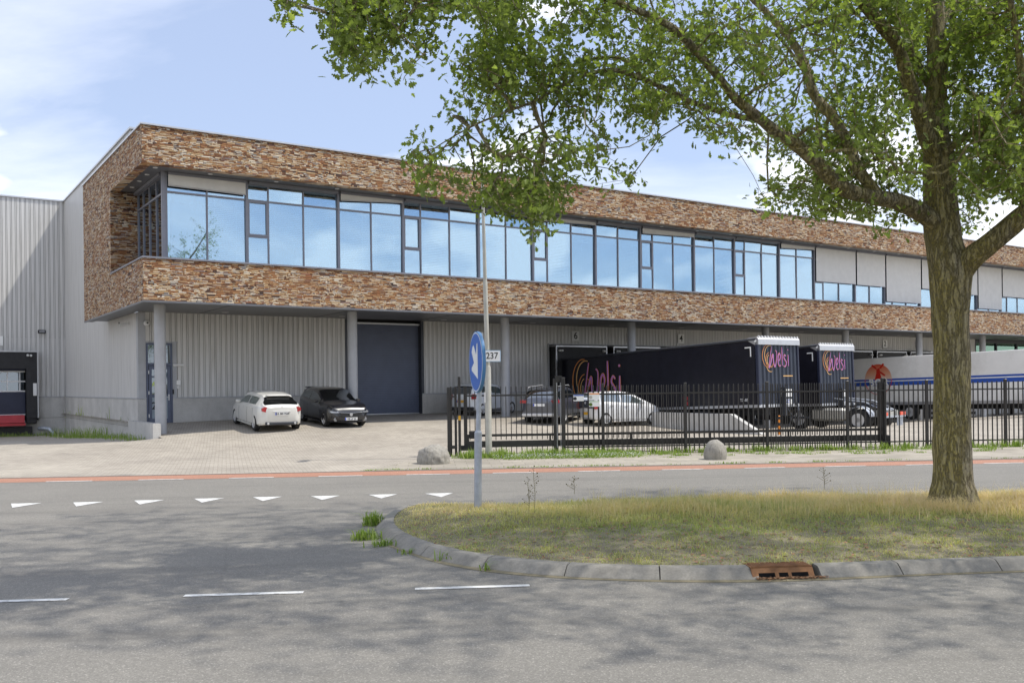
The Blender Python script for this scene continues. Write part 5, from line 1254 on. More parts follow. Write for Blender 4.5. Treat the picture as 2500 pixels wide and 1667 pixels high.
    # markings
    mb = MB(); mb.box((-.052, .28, -.42), (-.046, .62, -.37)); mb.box((-.052, .28, -.78), (-.046, .34, -.42)); mb.build('corner_mark', M['plate'], rt)
    Mf = face_m((.42, -.012, -1.75), (1, 0, 0)); 
    logo(rt, face_m((.62, -.015, -1.28), (1, 0, 0)), .92 * (1 if code else 1))
    mb = MB(); mb.box((1.55, -.014, -1.62), (2.15, -.010, -1.58)); mb.build('web_line', M['logo_ye'], rt)
    mb = MB(); mb.box((1.35, -.05, zb_ + .30), (2.05, -.02, zb_ + .62)); mb.build('notice_board', M['plate'], rt)
    mb = MB(); mb.box((1.4, -.05, zb_ - .02), (2.0, -.02, zb_ + .20)); nb = mb.build('notice_board', M['plate'], rt); text('7D' if code else '7', .2, M['bor_blue'], nb, face_m((1.75, -.055, zb_ + .1), (1, 0, 0)), 'lettering')
    mb = MB(); mb.box((1.35, -.22, zb_ - .5), (1.45, -.02, zb_ + .7)); mb.tube([(2.2, -.1, zb_ - .9), (2.15, -.25, zb_ - .3), (2.2, -.08, zb_ + .2)], .05, 8); mb.tube([(1.7, -.1, zb_ - .9), (1.8, -.2, zb_ - .5), (1.6, -.05, zb_ - .1)], .03, 8); mb.build('coupling_gear', M['metal_dark'], rt)
    if side_logo:
        logo(rt, face_m((-.06, 11.6, -2.5), (0, -1, 0)), 2.15, 'side_logo')
        mb = MB(); mb.box((-.05, 4.05, zb_ + .06), (-.04, 4.35, zb_ + .22)); mb.box((-.05, 4.05, zb_ + .3), (-.04, 4.35, zb_ + .45)); mb.build('hazard_sticker', M['red'], rt)
        text('TX-05', .17, M['plate'], rt, face_m((-.05, .75, zb_ + .2), (0, -1, 0)), 'lettering')
    return rt
pa = FS  # survey
# front face corner of trailer 1
def corner(px, D):
    a, b = ray(px, 900); return loc(a * D, D)
s1, t1 = corner(1848, 38.3)
curtain_trailer('dark navy curtain trailer with swirl logo on side and front, behind the small white car', s1, t1, 3.90, .45, True, True)
s2, t2 = corner(1998, 43.4)
curtain_trailer('second dark navy trailer, shorter in view, behind the truck chassis', s2, t2, 3.80, .45, False, False)

# white box trailer
sB, tB = 45.8, -8.5
p = W2(sB, tB); zB = 3.78
bt = thing('box_trailer', 'long white box trailer with blue stripes and orange windmill logo behind the oak trunk', 'trailer', (p.x, p.y, zB), rz_)
bt.rotation_euler = (-math.atan2(.25, 11.5), 0, rz_)
LnB = 14.3; W_ = 2.6; zb_ = -2.92
mb = MB(); mb.bev((0, 0, zb_), (W_, LnB, 0), .03); mb.build('box', M['trailer_white'], bt)
mb = MB(); mb.box((-.02, 0, zb_ - .14), (W_ + .02, LnB, zb_ + .04)); mb.build('side_rail', M['alu'], bt)
mb = MB(); mb.box((-.006, .03, -1.50), (-.001, LnB - .03, -1.38)); mb.box((-.006, .03, -1.82), (-.001, LnB - .03, -1.57)); mb.build('stripe', M['bor_blue'], bt)
mb = MB(); mb.box((.75, .2, zb_ - .45), (.9, LnB, zb_ - .14)); mb.box((1.65, .2, zb_ - .45), (1.8, LnB, zb_ - .14)); mb.box((.1, 4.4, zb_ - .95), (.16, 7.3, zb_ - .55)); mb.box((.12, 7.1, zb_ - 1.0), (.7, 7.7, zb_ - .2)); mb.build('chassis', M['chassis'], bt)
mb = MB(); mb.box((.06, 4.4, zb_ - .9), (.1, 7.2, zb_ - .75)); mb.box((.06, 4.4, zb_ - .6), (.1, 7.2, zb_ - .45)); mb.build('side_guard', M['alu'], bt)
mb = MB()
for x in (.4, 2.0):
    mb.box((x, 3.2, -zB + .1), (x + .16, 3.36, zb_ - .14)); mb.box((x - .12, 3.1, -zB + .03), (x + .28, 3.46, -zB + .1)); mb.box((x, 1.8, -zB + .25), (x + .1, 1.92, zb_ - .14))
mb.tube([(.5, 3.28, -zB + .9), (.5, 1.86, zb_ - .2)], .04, 6); mb.build('landing_leg', M['chassis'], bt)
for k in range(3):
    for sgn, x in ((-1, .2), (1, W_ - .2)):
        c_ = (x, 8.6 + 1.36 * k, zb_ - .60)
        mbx = MB(); mbx.M = Matrix.Translation(c_); mbx.lathe([(-.02, .29), (-.18, .3), (-.18, .47), (-.13, .5), (.13, .5), (.18, .47), (.18, .3), (.02, .29)], 26, 0); wy = mbx.build('wheel', M['tyre'], bt, smooth=True)
        mbx = MB(); mbx.M = Matrix.Translation(c_); mbx.lathe([(sgn * .17, .31), (sgn * .165, .27), (sgn * .06, .22), (sgn * .08, .14), (sgn * .17, .12)], 20, 0)
        mbx.build('rim', M['rim'], wy)
        mbx = MB()
        for q in range(10): a = q * math.pi / 5; mbx.M = Matrix.Translation((c_[0] + sgn * .085, c_[1] + .19 * math.cos(a), c_[2] + .19 * math.sin(a))); mbx.lathe([(-.01, .03), (.01, .03)], 8, 0)
        mbx.build('vent_holes', M['black'], wy)
def gradmat():
    m, t, b = newmat('windmill_disc'); co = nd(t, 'ShaderNodeTexCoord').outputs['Object']; z = nd(t, 'ShaderNodeSeparateXYZ', {0: co}).outputs[2]
    f = nd(t, 'ShaderNodeMapRange', {'Value': z, 'From Min': -1.6, 'From Max': -.4}).outputs[0]
    t.links.new(ramp(t, f, [(0, (.76, .66, .56)), (.5, (.78, .36, .22)), (1, (.70, .08, .025))]).outputs[0], b.inputs['Base Color']); b.inputs['Roughness'].default_value = .45; return m
yc = 10.75; zc = -1.40; rr_ = .98
mb = MB(); n = 40; pts = [(yc - rr_ * math.cos(a), zc + rr_ * math.sin(a) * 1.0) for a in np.linspace(R(0), R(180), n)]
mb.add([(-.009, y, z) for y, z in pts], [tuple(range(n))]); mb.build('logo_disc', gradmat(), bt, fix=False)
mb = MB(); mb.tube([(-.012, yc - rr_ * math.cos(a), zc + rr_ * math.sin(a)) for a in np.linspace(R(180), R(360), 24)], .018, 5); mb.build('logo_ring', M['bor_red'], bt)
mb = MB(); e_ = -.014
def pl(pts): mb.add([(e_, yc - x * .95, zc + z * .82 + .40) for x, z in pts], [tuple(range(len(pts)))])
pl([(-.28, -.55), (.30, -.55), (.16, .02), (.15, .28), (.03, .40), (-.12, .28), (-.13, .02)])
for an in (R(52), R(140), R(232), R(322)):
    if an == R(232): continue
    d = Vector((math.cos(an), math.sin(an))); nn = Vector((-d.y, d.x)); cc = Vector((.02, .22))
    q = [cc + d * .10 - nn * .02, cc + d * .22 - nn * .02, cc + d * .22 - nn * .09, cc + d * .66 - nn * .09, cc + d * .66 + nn * .05, cc + d * .22 + nn * .05, cc + d * .10 + nn * .02]; pl([(v.x, v.y) for v in q])
mb.build('windmill', M['bor_red'], bt, fix=False)
text('BOR', .60, M['plate'], bt, face_m((-.02, yc - .02, -1.62), (0, -1, 0)), 'lettering', bold=.02, spacing=1.15, sx=1.1)
text('EINDHOVEN', .30, M['plate'], bt, face_m((-.012, yc + 1.75, -2.2), (0, -1, 0)), 'lettering', bold=.006, spacing=1.05) if False else None
text('INDHOVEN', .24, M['plate'], bt, face_m((-.012, LnB - 1.1, -1.70), (0, -1, 0)), 'lettering', bold=.004)
mb = MB(); mb.box((-.05, LnB - .1, zb_ - .7), (W_ + .05, LnB, zb_ - .4)); mb.build('rear_bumper', M['chassis'], bt)

# tractor unit: rear half visible between the trailers
rw_ = P(2100, 1000, 42.3); zt_r = 0.
rear_pt = Vector((rw_.x, rw_.y, 0)); 
ta = R(180 - 46)    # heading of the cab
tr = thing('truck_tractor', 'pale truck tractor with bare rear chassis in front of the second dark trailer', 'truck', (0, 0, 0), ta)
dv = Vector((math.cos(ta), math.sin(ta), 0)); nv = Vector((-dv.y, dv.x, 0))
# near side is its left side (+y local)
org = rear_pt - nv * 1.05; sz = zt(*loc(org.x, org.y)); tr.location = (org.x, org.y, -.22)
for x, wr in ((0, .50), (3.0, .49)):
    for sgn in (-1, 1):
        c_ = (x, sgn * 1.0, wr); mbx = MB(); mbx.M = Matrix.Translation(c_); ww = .3 if x == 0 else .16; mbx.lathe([(-.02, .29), (-ww, .3), (-ww, wr - .03), (-ww + .04, wr), (ww - .04, wr), (ww, wr - .03), (ww, .3), (.02, .29)], 30, 1); wy = mbx.build('wheel', M['tyre'], tr, smooth=True)
        mbx = MB(); mbx.M = Matrix.Translation(c_); o_ = sgn * ww; mbx.lathe([(o_, .31), (o_ * .97, .27), (o_ * .55, .22), (o_ * .6, .14), (o_ * 1.0, .11)], 22, 1); mbx.build('rim', M['rim'], wy)
mb = MB(); mb.box((-1.1, -.42, .62), (5.2, -.34, .92)); mb.box((-1.1, .34, .62), (5.2, .42, .92))
for x in (-1.0, .3, 1.4, 2.4): mb.box((x, -.34, .66), (x + .12, .34, .86))
mb.build('chassis', M['tank'], tr)
mb = MB(); mb.bev((.72, .62, .42), (2.35, 1.22, 1.02), .10); mb.build('fuel_tank', M['tank'], tr, smooth=True)
mb = MB(); mb.bev((.72, -1.22, .42), (2.35, -.62, 1.02), .10); mb.build('side_box', M['tank'], tr, smooth=True)
mb = MB(); mb.prism([(-.62, 1.08), (.5, 1.14), (.75, 1.02), (.5, 1.2), (-.3, 1.24), (-.75, 1.10)], 1, -.48, .48); mb.build('fifth_wheel', M['metal_dark'], tr)
for sgn in (-1, 1):
    mb = MB(); mb.tube([(.62 * math.cos(a), sgn * .98, .5 + .62 * math.sin(a)) for a in np.linspace(R(20), R(160), 12)], .02, 6); pts = [(.60 * math.cos(a), .5 + .60 * math.sin(a)) for a in np.linspace(R(15), R(165), 14)]; pts += [(.575 * math.cos(a), .5 + .575 * math.sin(a)) for a in np.linspace(R(165), R(15), 14)]
    mb.prism(pts, 1, min(sgn * .7, sgn * 1.28), max(sgn * .7, sgn * 1.28)); mb.build('mudguard', M['galv'], tr)
    mb = MB(); mb.box((-.98, min(sgn * .62, sgn * 1.22), .18), (-.95, max(sgn * .62, sgn * 1.22), .62)); mb.build('mud_flap', M['galv'], tr)
    mb = MB(); mb.bev((-1.12, min(sgn * .66, sgn * 1.2), .68), (-1.04, max(sgn * .66, sgn * 1.2), .84), .01); mb.build('taillight', M['refl'], tr)
mb = MB(); mb.box((-1.12, -1.2, .60), (-1.0, 1.2, .68)); mb.tube([(-.95, -.5, .9), (.1, -.45, 1.35), (1.6, -.3, 1.5)], .035, 6); mb.tube([(-.95, .5, .9), (.1, .45, 1.3), (1.6, .35, 1.45)], .035, 6); mb.build('rear_beam', M['galv'], tr)
mb = MB(); mb.bev((3.55, -1.15, .9), (5.2, 1.15, 3.1), .12); mb.build('cab', M['car_black'], tr, smooth=True)
mb = MB(); mb.bev((2.45, -1.2, .5), (3.5, 1.2, .62), .03); mb.build('catwalk', M['metal_dark'], tr)

# ------------------------------------------------------------------ THE OAK
rs = np.random.RandomState(7)
def frac_noise(p, seed=0):
    from mathutils import noise
    return noise.fractal(Vector(p) + Vector((seed, seed * 2.1, 0)), 1, 2, 4)
DS = .885
_P = P
def P(x, y, D): return _P(x, y, D * DS if D < 30 else D)
# skeleton from the survey: (px, py, width px, depth)
SK = {
 'trunk': [(2328, 1230, 165, 15.7), (2328, 1216, 132, 15.7), (2327, 1195, 118, 15.7), (2326, 1150, 103, 15.7), (2324, 1000, 97, 15.7), (2322, 850, 95, 15.7), (2321, 740, 102, 15.7), (2320, 660, 112, 15.7), (2306, 600, 98, 15.75), (2298, 540, 92, 15.8), (2294, 460, 88, 15.85), (2290, 380, 80, 15.9), (2284, 320, 66, 16.0), (2286, 240, 56, 16.1), (2288, 150, 53, 16.2), (2284, 60, 50, 16.3), (2280, -60, 46, 16.4), (2276, -220, 40, 16.5), (2290, -420, 30, 16.6), (2280, -650, 18, 16.8), (2300, -850, 8, 17)],
 'right': [(2330, 690, 60, 15.7), (2362, 640, 66, 15.5), (2410, 600, 60, 15.3), (2460, 560, 58, 15.1), (2520, 510, 52, 14.9), (2640, 440, 42, 14.7), (2800, 330, 30, 14.5), (2980, 180, 18, 14.4), (3100, 60, 8, 14.3)],
 'left': [(2298, 560, 56, 15.75), (2250, 520, 52, 15.6), (2190, 492, 46, 15.4), (2120, 480, 42, 15.1), (2070, 465, 42, 14.9), (2035, 440, 41, 14.8), (1990, 395, 39, 14.6), (1940, 350, 36, 14.4), (1890, 318, 33, 14.2), (1850, 285, 29, 14.0), (1800, 245, 26, 13.8), (1730, 160, 23, 13.5), (1650, 75, 21, 13.2), (1560, 28, 19, 12.9), (1460, -10, 16, 12.6), (1330, -60, 12, 12.2), (1180, -110, 8, 11.9), (1050, -150, 4, 11.6)],
 'mid': [(2150, 480, 30, 15.2), (2100, 420, 34, 15.4), (2070, 355, 32, 15.7), (2040, 295, 30, 15.9), (2000, 250, 28, 16.1), (1980, 215, 26, 16.2), (1970, 170, 26, 16.3), (1940, 110, 22, 16.5), (1890, 50, 19, 16.8), (1830, -10, 17, 17), (1740, -100, 12, 17.3), (1640, -240, 6, 17.6)],
 'up': [(2290, 400, 44, 15.8), (2260, 330, 48, 15.6), (2240, 260, 42, 15.4), (2215, 190, 38, 15.2), (2190, 110, 36, 15.0), (2150, 60, 34, 14.8), (2110, 10, 32, 14.6), (2060, -60, 28, 14.3), (1980, -180, 22, 14.0), (1880, -320, 14, 13.7), (1800, -460, 7, 13.5)],
 'up2': [(2286, 230, 22, 16.1), (2250, 180, 22, 16.3), (2210, 80, 22, 16.6), (2160, 0, 20, 16.9), (2120, -140, 15, 17.3), (2100, -300, 8, 17.6)],
 'low': [(1860, 295, 20, 14.1), (1780, 280, 15, 13.9), (1690, 250, 15, 13.6), (1620, 215, 15, 13.3), (1560, 190, 14, 13.1), (1500, 172, 13, 12.9), (1440, 180, 11, 12.7), (1380, 205, 10, 12.5), (1310, 245, 8, 12.3), (1240, 272, 7, 12.1), (1160, 305, 5, 12.0), (1080, 350, 3.5, 11.9), (1030, 385, 2.5, 11.8)],
 'low2': [(1570, 193, 11, 13.1), (1540, 160, 9, 13.2), (1500, 140, 9, 13.3), (1420, 150, 8, 13.4), (1370, 172, 7, 13.5), (1300, 160, 5, 13.6), (1230, 138, 4, 13.7), (1150, 130, 2.5, 13.8)],
 'cross': [(1975, 195, 10, 16.2), (1900, 90, 9, 16.0), (1850, 85, 8, 15.9)],
 'cross2': [(2130, 20, 12, 14.7), (2060, 35, 12, 14.7), (1980, 60, 11, 14.8), (1900, 82, 9, 14.9), (1800, 92, 8, 15.0), (1700, 88, 6, 15.1), (1600, 70, 4, 15.2)],
 'r2': [(2300, 380, 22, 15.7), (2350, 340, 18, 15.4), (2420, 305, 16, 15.1), (2490, 270, 14, 14.8), (2600, 200, 9, 14.5), (2700, 120, 5, 14.2)],
 'r3': [(2300, 130, 14, 16.1), (2350, 80, 11, 15.9), (2420, 50, 9, 15.6), (2480, 36, 8, 15.3), (2600, -20, 5, 15.0)],
 'r4': [(2500, 520, 26, 14.9), (2505, 300, 24, 14.6), (2490, 150, 20, 14.3), (2470, 20, 16, 14.1), (2440, -140, 11, 13.9), (2400, -300, 6, 13.7)],
 'back': [(2290, 60, 34, 16.3), (2380, -40, 30, 17.0), (2460, -180, 24, 17.9), (2520, -340, 15, 18.8), (2560, -500, 7, 19.5)],
 'front': [(2284, -40, 30, 16.3), (2150, -160, 26, 14.8), (1950, -330, 20, 13.0), (1700, -520, 13, 11.2), (1400, -700, 6, 9.8)],
 'topl': [(1560, 28, 12, 12.9), (1400, -40, 11, 12.0), (1240, -60, 9, 11.2), (1080, -50, 7, 10.7), (940, -30, 5, 10.4), (860, -10, 3, 10.2)],
 'tl2': [(1240, -60, 5, 11.2), (1000, -110, 4, 10.2), (820, -90, 3, 9.5), (720, -30, 2, 9.2), (700, 10, 1.2, 9.1)],
}
base = P(2328, 1222, 15.7)
oak = thing('oak_tree', 'large spreading oak with mossy trunk on the grass island', 'tree', (base.x, base.y, .25))
def densify(pts, k=4):
    q = []
    for i in range(len(pts) - 1):
        p0, p1, p2, p3 = pts[max(i - 1, 0)], pts[i], pts[i + 1], pts[min(i + 2, len(pts) - 1)]
        for j in range(k):
            t = j / k; q.append(.5 * ((2 * p1) + (-p0 + p2) * t + (2 * p0 - 5 * p1 + 4 * p2 - p3) * t * t + (-p0 + 3 * p1 - 3 * p2 + p3) * t ** 3))
    q.append(pts[-1]); return q
skel_pts = []; skel_r = []; LIMBS_ = []
tm = MB()
def limb(mb, pts4, n, rough=.06):
    q = densify([np.array(p) for p in pts4], 6); vs = []; P3 = [Vector(p[:3]) for p in q]; Rr = [max(.004, float(p[3])) for p in q]; ref = None
    for i, p in enumerate(P3):
        d = (P3[min(i + 1, len(P3) - 1)] - P3[max(i - 1, 0)]).normalized()
        if ref is None: ref = Vector((1, 0, 0)) if abs(d.x) < .9 else Vector((0, 0, 1))
        a = (ref - d * ref.dot(d)).normalized(); b = d.cross(a); ref = a
        for k in range(n):
            an = 2 * math.pi * k / n; dr_ = a * math.cos(an) + b * math.sin(an)
            f = 1 + rough * frac_noise((p + dr_ * Rr[i]) * 2.2) * .8 + rough * .35 * math.sin(an * 7 + p.z * 2)
            vs.append(p + dr_ * Rr[i] * f)
    fs = []
    for i in range(len(P3) - 1):
        for k in range(n): j = (k + 1) % n; fs.append((i * n + k, i * n + j, (i + 1) * n + j, (i + 1) * n + k))
    mb.add(vs, fs); return P3, Rr
limbs = MB()
for nm, pts in SK.items():
    q = []
    for px, py, wpx, D in pts:
        v = P(px, py, D); q.append((v.x, v.y, v.z, wpx * D * DS / F / 2 * .86))
    P3, Rr = limb(tm if nm == 'trunk' else limbs, q, 40 if nm == 'trunk' else (20 if q[0][3] > .08 else 10), .09 if nm == 'trunk' else .12)
    if max(Rr) > .07: LIMBS_.append((np.array([tuple(p) for p in P3])[::2], Rr[::2], nm))
    for p, r in zip(P3, Rr):
        if nm != 'trunk' or p.z > 6: skel_pts.append(tuple(p)); skel_r.append(r)
tm.build('trunk', M['bark'], oak, world=True, smooth=True, fix=False); limbs.build('limbs', M['bark'], oak, world=True, smooth=True, fix=False)
# crown: allowed outline inside the frame (2352-wide display coordinates -> full pixels)
k_ = 1 / .9408
poly = [(752, -60), (752, 40), (762, 100), (782, 168), (808, 120), (842, 178), (878, 176), (886, 120), (930, 192), (990, 192), (1038, 168), (1045, 232), (1020, 252), (1062, 300), (1012, 318), (952, 306), (940, 345), (938, 400), (960, 425), (1060, 440), (1085, 470), (1120, 480), (1170, 470), (1200, 520), (1236, 570), (1250, 520), (1290, 470), (1318, 400), (1340, 410), (1372, 360), (1365, 400), (1385, 445), (1412, 412), (1470, 425), (1455, 385), (1400, 350), (1420, 300), (1440, 262), (1475, 330), (1502, 328), (1500, 285), (1545, 250), (1600, 290), (1650, 330), (1700, 342), (1740, 336), (1790, 352), (1830, 380), (1850, 400), (1770, 400), (1740, 430), (1732, 480), (1790, 470), (1850, 500), (1900, 480), (1950, 490), (2000, 500), (2040, 548), (2060, 520), (2100, 500), (2200, 520), (2245, 545), (2262, 500), (2240, 450), (2290, 440), (2335, 460), (2352, 470), (2352, -60)]
poly = np.array(poly) * k_
sprig = np.array([(640, -60), (645, 10), (652, 55), (668, 30), (665, -60)]) * k_
holes = [np.array(h) * k_ for h in ([(1190, 0), (1215, 40), (1210, 90), (1240, 100), (1262, 60), (1300, 30), (1330, 0)], [(900, 25), (918, 95), (935, 60), (930, 20)], [(1000, 20), (1010, 150), (1050, 120), (1075, 140), (1110, 60), (1060, 30)], [(1290, 95), (1320, 140), (1400, 110), (1370, 70)], [(1375, 260), (1395, 330), (1440, 262), (1410, 240)], [(2060, 370), (2040, 300), (2095, 250), (2120, 300)], [(2080, 445), (2115, 420), (2125, 500), (2085, 470)])]
def inpoly(x, y, pg):
    c = np.zeros(len(x), bool); j = len(pg) - 1
    for i in range(len(pg)):
        cond = ((pg[i, 1] > y) != (pg[j, 1] > y)) & (x < (pg[j, 0] - pg[i, 0]) * (y - pg[i, 1]) / (pg[j, 1] - pg[i, 1] + 1e-12) + pg[i, 0]); c ^= cond; j = i
    return c
def project(p):
    a = p[:, 0] / p[:, 1]; b = (p[:, 2] - HC) / p[:, 1]
    u = F * (a * cr - b * sr); v = F * (a * sr + b * cr); return CX + u, CY - v
def sample(n):
    c = np.array([5.8, 14.2, 8.9]); r = np.array([9.8, 6.6, 5.4])
    d = rs.normal(size=(n, 3)); d /= np.linalg.norm(d, axis=1)[:, None]; rad = rs.uniform(0, 1, n) ** (1 / 2.6)
    p = c + d * r * rad[:, None]; p = np.array([0, 0, HC]) + (p - np.array([0, 0, HC])) * DS
    return p
P_ = sample(60000)
# extra sampling inside the picture so that the seen part is full
m = 26000; px = rs.uniform(630, 2560, m); py = rs.uniform(-60, 610, m); 
Dl = np.interp(px, [640, 900, 1300, 1900, 2300, 2560], [9.2, 10.6, 12.4, 14.8, 15.4, 15]); Ds = np.interp(px, [640, 1300, 2000, 2560], [.5, 1.6, 3.0, 3.2]); D = (Dl + .5 + rs.normal(size=m) * Ds * .6) * DS
m2 = 11000; px = np.concatenate([px, rs.uniform(1980, 2600, m2)]); py = np.concatenate([py, rs.uniform(-60, 520, m2)]); D = np.concatenate([D, (15.6 + rs.normal(size=m2) * 1.6) * DS])
sh_ = rs.permutation(len(px)); px, py, D = px[sh_], py[sh_], D[sh_]
kk_ = ~((px > 980) & (px < 1500) & (py > 230) & (rs.uniform(size=len(px)) < .16)); px, py, D = px[kk_], py[kk_], D[kk_]
u = px - CX; v = CY - py; a = (u * cr + v * sr) / F; b = (-u * sr + v * cr) / F
Q_ = np.stack([a * D, D, HC + b * D], 1)
def keep(p, dens):
    x, y = project(p); vis = (p[:, 1] > .5) & (x > -40) & (x < 2540) & (y > np.where(x < 780, -260, -70)) & (y < 1700)
    ok = inpoly(x, y, poly) | inpoly(x, y, sprig)
    for h in holes: ok &= ~(inpoly(x, y, h) & (rs.uniform(size=len(x)) < .93))
    from mathutils import noise
    nz = np.array([noise.fractal(Vector(q) * .75, 1, 2, 4) for q in p])
    lowc = p[:, 2] > 3.3
    good = np.where(vis, ok, True) & lowc & (nz > np.where(vis, dens, -.18)) & ~((p[:, 1] < 7.4) & (p[:, 1] > 1) & (np.abs(p[:, 0] / p[:, 1]) < .6) & (p[:, 2] < 8))
    # leave the big limbs readable: thin the clusters that hang right in front of them
    for q_, r_, nm_ in LIMBS_:
        lx, ly = project(q_); 
        for a_, b_, D_, R_ in zip(lx, ly, q_[:, 1], r_):
            hit = good & (np.hypot(x - a_, y - b_) < R_ * F / D_ + 16) & (p[:, 1] < D_ + .15); good &= ~(hit & (rs.uniform(size=len(x)) < .55))
    return p[good], vis[good]
A1, v1 = keep(P_, 1.0); A1 = A1[~v1]      # outside the picture
sk_ = np.array(skel_pts); sk_ = sk_[(sk_[:, 2] > 4.5)]; E1 = sk_[rs.randint(0, len(sk_), 14000)] + rs.normal(size=(14000, 3)) * .7; E1, ve = keep(E1, 1.0); E1 = E1[~ve]
E1 = E1[(E1[:, 0] > 8.0)][:2000]
v1c = np.concatenate([A1[:4200], E1])
B1, v2 = keep(Q_, .02)
clusters = np.concatenate([v1c, B1[:4900]])
NC = len(clusters)
# connect clusters to the skeleton as a growing tree
nodes = list(map(tuple, skel_pts)); n0 = len(nodes)
sk = np.array(nodes)
d0_ = np.array([np.min(np.sum((sk - c) ** 2, 1)) for c in clusters]); order = np.argsort(d0_)
allp_ = np.zeros((n0 + NC, 3)); allp_[:n0] = sk; cost = np.zeros(n0 + NC); parent_ = -np.ones(n0 + NC, int); cnt = n0
for ci in order:
    c = clusters[ci]; dd = np.sqrt(np.sum((allp_[:cnt] - c) ** 2, 1)); sc__ = dd + cost[:cnt] * .35 ; j = int(np.argmin(sc__))
    allp_[cnt] = c; cost[cnt] = cost[j] + dd[j]; parent_[cnt] = j; cnt += 1
load = np.zeros(cnt)
for i in range(cnt - 1, n0 - 1, -1): load[i] += 1; load[parent_[i]] += load[i]
tv = []; tf = []
rad_ = np.minimum(.0038 * np.sqrt(load), .035)
for i in range(n0, cnt):
    a = Vector(allp_[parent_[i]]); b = Vector(allp_[i]); d = b - a; L = d.length
    if L < .02: continue
    mid = a.lerp(b, .5) + Vector(rs.normal(size=3) * L * .10) + Vector((0, 0, -.03 * L)); r0 = rad_[i] * 1.1; r2 = rad_[i] * .8
    t_ = d.normalized(); s_ = t_.orthogonal().normalized(); w_ = t_.cross(s_); n_ = len(tv)
    for p, r in ((a, r0), (mid, (r0 + r2) / 2), (b, r2)):
        for k in range(3): an = k * 2.094; q = p + (s_ * math.cos(an) + w_ * math.sin(an)) * r; tv.append((q.x, q.y, q.z))
    for s in (0, 3):
        for k in range(3): j = (k + 1) % 3; tf.append((n_ + s + k, n_ + s + j, n_ + s + 3 + j, n_ + s + 3 + k))
me = bpy.data.meshes.new('twigs'); me.from_pydata(tv, [], tf); me.update(); link('twigs', me, M['bark'], oak, world=True)
# leaves: lobed oak leaf, folded along the midrib
half = [(0, 0), (.14, .10), (.06, .20), (.27, .34), (.12, .44), (.40, .62), (.20, .70), (.27, .86), (.10, .90), (0, 1.0)]
def leaf_mesh(name, centers, per, size, spread, mat, parent, world=True, droop=.25, tint=(.45, .22)):
    n = len(centers) * per; C_ = np.repeat(centers, per, 0) + rs.normal(size=(n, 3)) * spread
    ax = rs.normal(size=(n, 3)); ax[:, 2] -= droop * 1.5; ax /= np.linalg.norm(ax, axis=1)[:, None]
    up = np.array([0, 0, 1.]) + rs.normal(size=(n, 3)) * .55; side = np.cross(ax, up); side /= np.linalg.norm(side, axis=1)[:, None] + 1e-9; nr = np.cross(side, ax)
    sz = size * rs.uniform(.65, 1.25, n)
    h = np.array(half); m_ = len(h)
    # verts: left half (m_), right half inner (m_-2)
    vx = np.concatenate([h[:, 0], -h[1:-1, 0]]); vy = np.concatenate([h[:, 1], h[1:-1, 1]]); vz = np.abs(vx) * rs.uniform(-.1, .5, n)[:, None] - (vy ** 2)[None] * rs.uniform(-.05, .35, n)[:, None]
    V = C_[:, None] + sz[:, None, None] * (side[:, None] * vx[None, :, None] + ax[:, None] * vy[None, :, None] + nr[:, None] * vz[:, :, None])
    nv = len(vx); V = V.reshape(-1, 3)
    f1 = list(range(m_)); f2 = [m_ - 1] + list(range(nv - 1, m_ - 1, -1)) + [0]; f2 = [0] + list(range(m_, nv)) + [m_ - 1]; f2 = f2[::-1]
    loops = np.concatenate([np.array(f1 + f2)[None] + (np.arange(n) * nv)[:, None]]).reshape(-1); lens = np.tile([len(f1), len(f2)], n)
    me = bpy.data.meshes.new(name); me.vertices.add(len(V)); me.vertices.foreach_set('co', V.ravel()); me.loops.add(len(loops)); me.loops.foreach_set('vertex_index', loops.astype(np.int32))
    me.polygons.add(len(lens)); st = np.concatenate([[0], np.cumsum(lens)[:-1]]); me.polygons.foreach_set('loop_start', st.astype(np.int32)); me.update(calc_edges=True)
    cl = np.repeat(rs.normal(size=len(centers)) * tint[1] * .6, per) + tint[0] + rs.normal(size=n) * tint[1] * .7
    at = me.attributes.new('tint', 'FLOAT', 'FACE'); at.data.foreach_set('value', np.repeat(np.clip(cl, 0, 1), 2).astype(np.float32))
    return link(name, me, mat, parent, world)
leaf_mesh('crown', clusters, 8, .090, .078, M['leaf'], oak)

# neighbouring trees outside the picture that the windows mirror
nb = rs.normal(size=(900, 3)); nb /= np.linalg.norm(nb, axis=1)[:, None]; nb = nb * np.array([3.6, 3.6, 3.8]) * (rs.uniform(0, 1, 900) ** .4)[:, None] + np.array([0, 0, 6.8])
t0_ = None
for k, (x, y, s) in enumerate([(31.5, 3.0, 1.0), (38, 6.5, .9)]):
    t_ = thing('roadside_tree', ('leafy roadside tree mirrored in the corner windows' if k == 0 else 'smaller roadside tree farther along the road'), 'tree', (x, y, 0), k * 1.3, 'trees along the road'); t_.scale = (s, s, s)
    if t0_ is None:
        mb = MB(); mb.tube([(0, 0, -.2), (.05, 0, 1.5), (0, .1, 4), (.2, 0, 7), (.1, .1, 9.5)], [.32, .24, .2, .12, .03], 14)
        for a in range(7): an = a * .9; mb.tube([(0, 0, 3.5 + a * .6), (1.2 * math.cos(an), 1.2 * math.sin(an), 4.8 + a * .6), (2.6 * math.cos(an), 2.6 * math.sin(an), 6 + a * .5)], [.09, .06, .02], 7)
        t0_ = [mb.build('trunk', M['bark'], t_, smooth=True), leaf_mesh('crown', nb, 9, .30, .35, M['leaf'], t_, world=False)]
    else:
        for c in t0_: q = c.copy(); col.objects.link(q); q.parent = t_

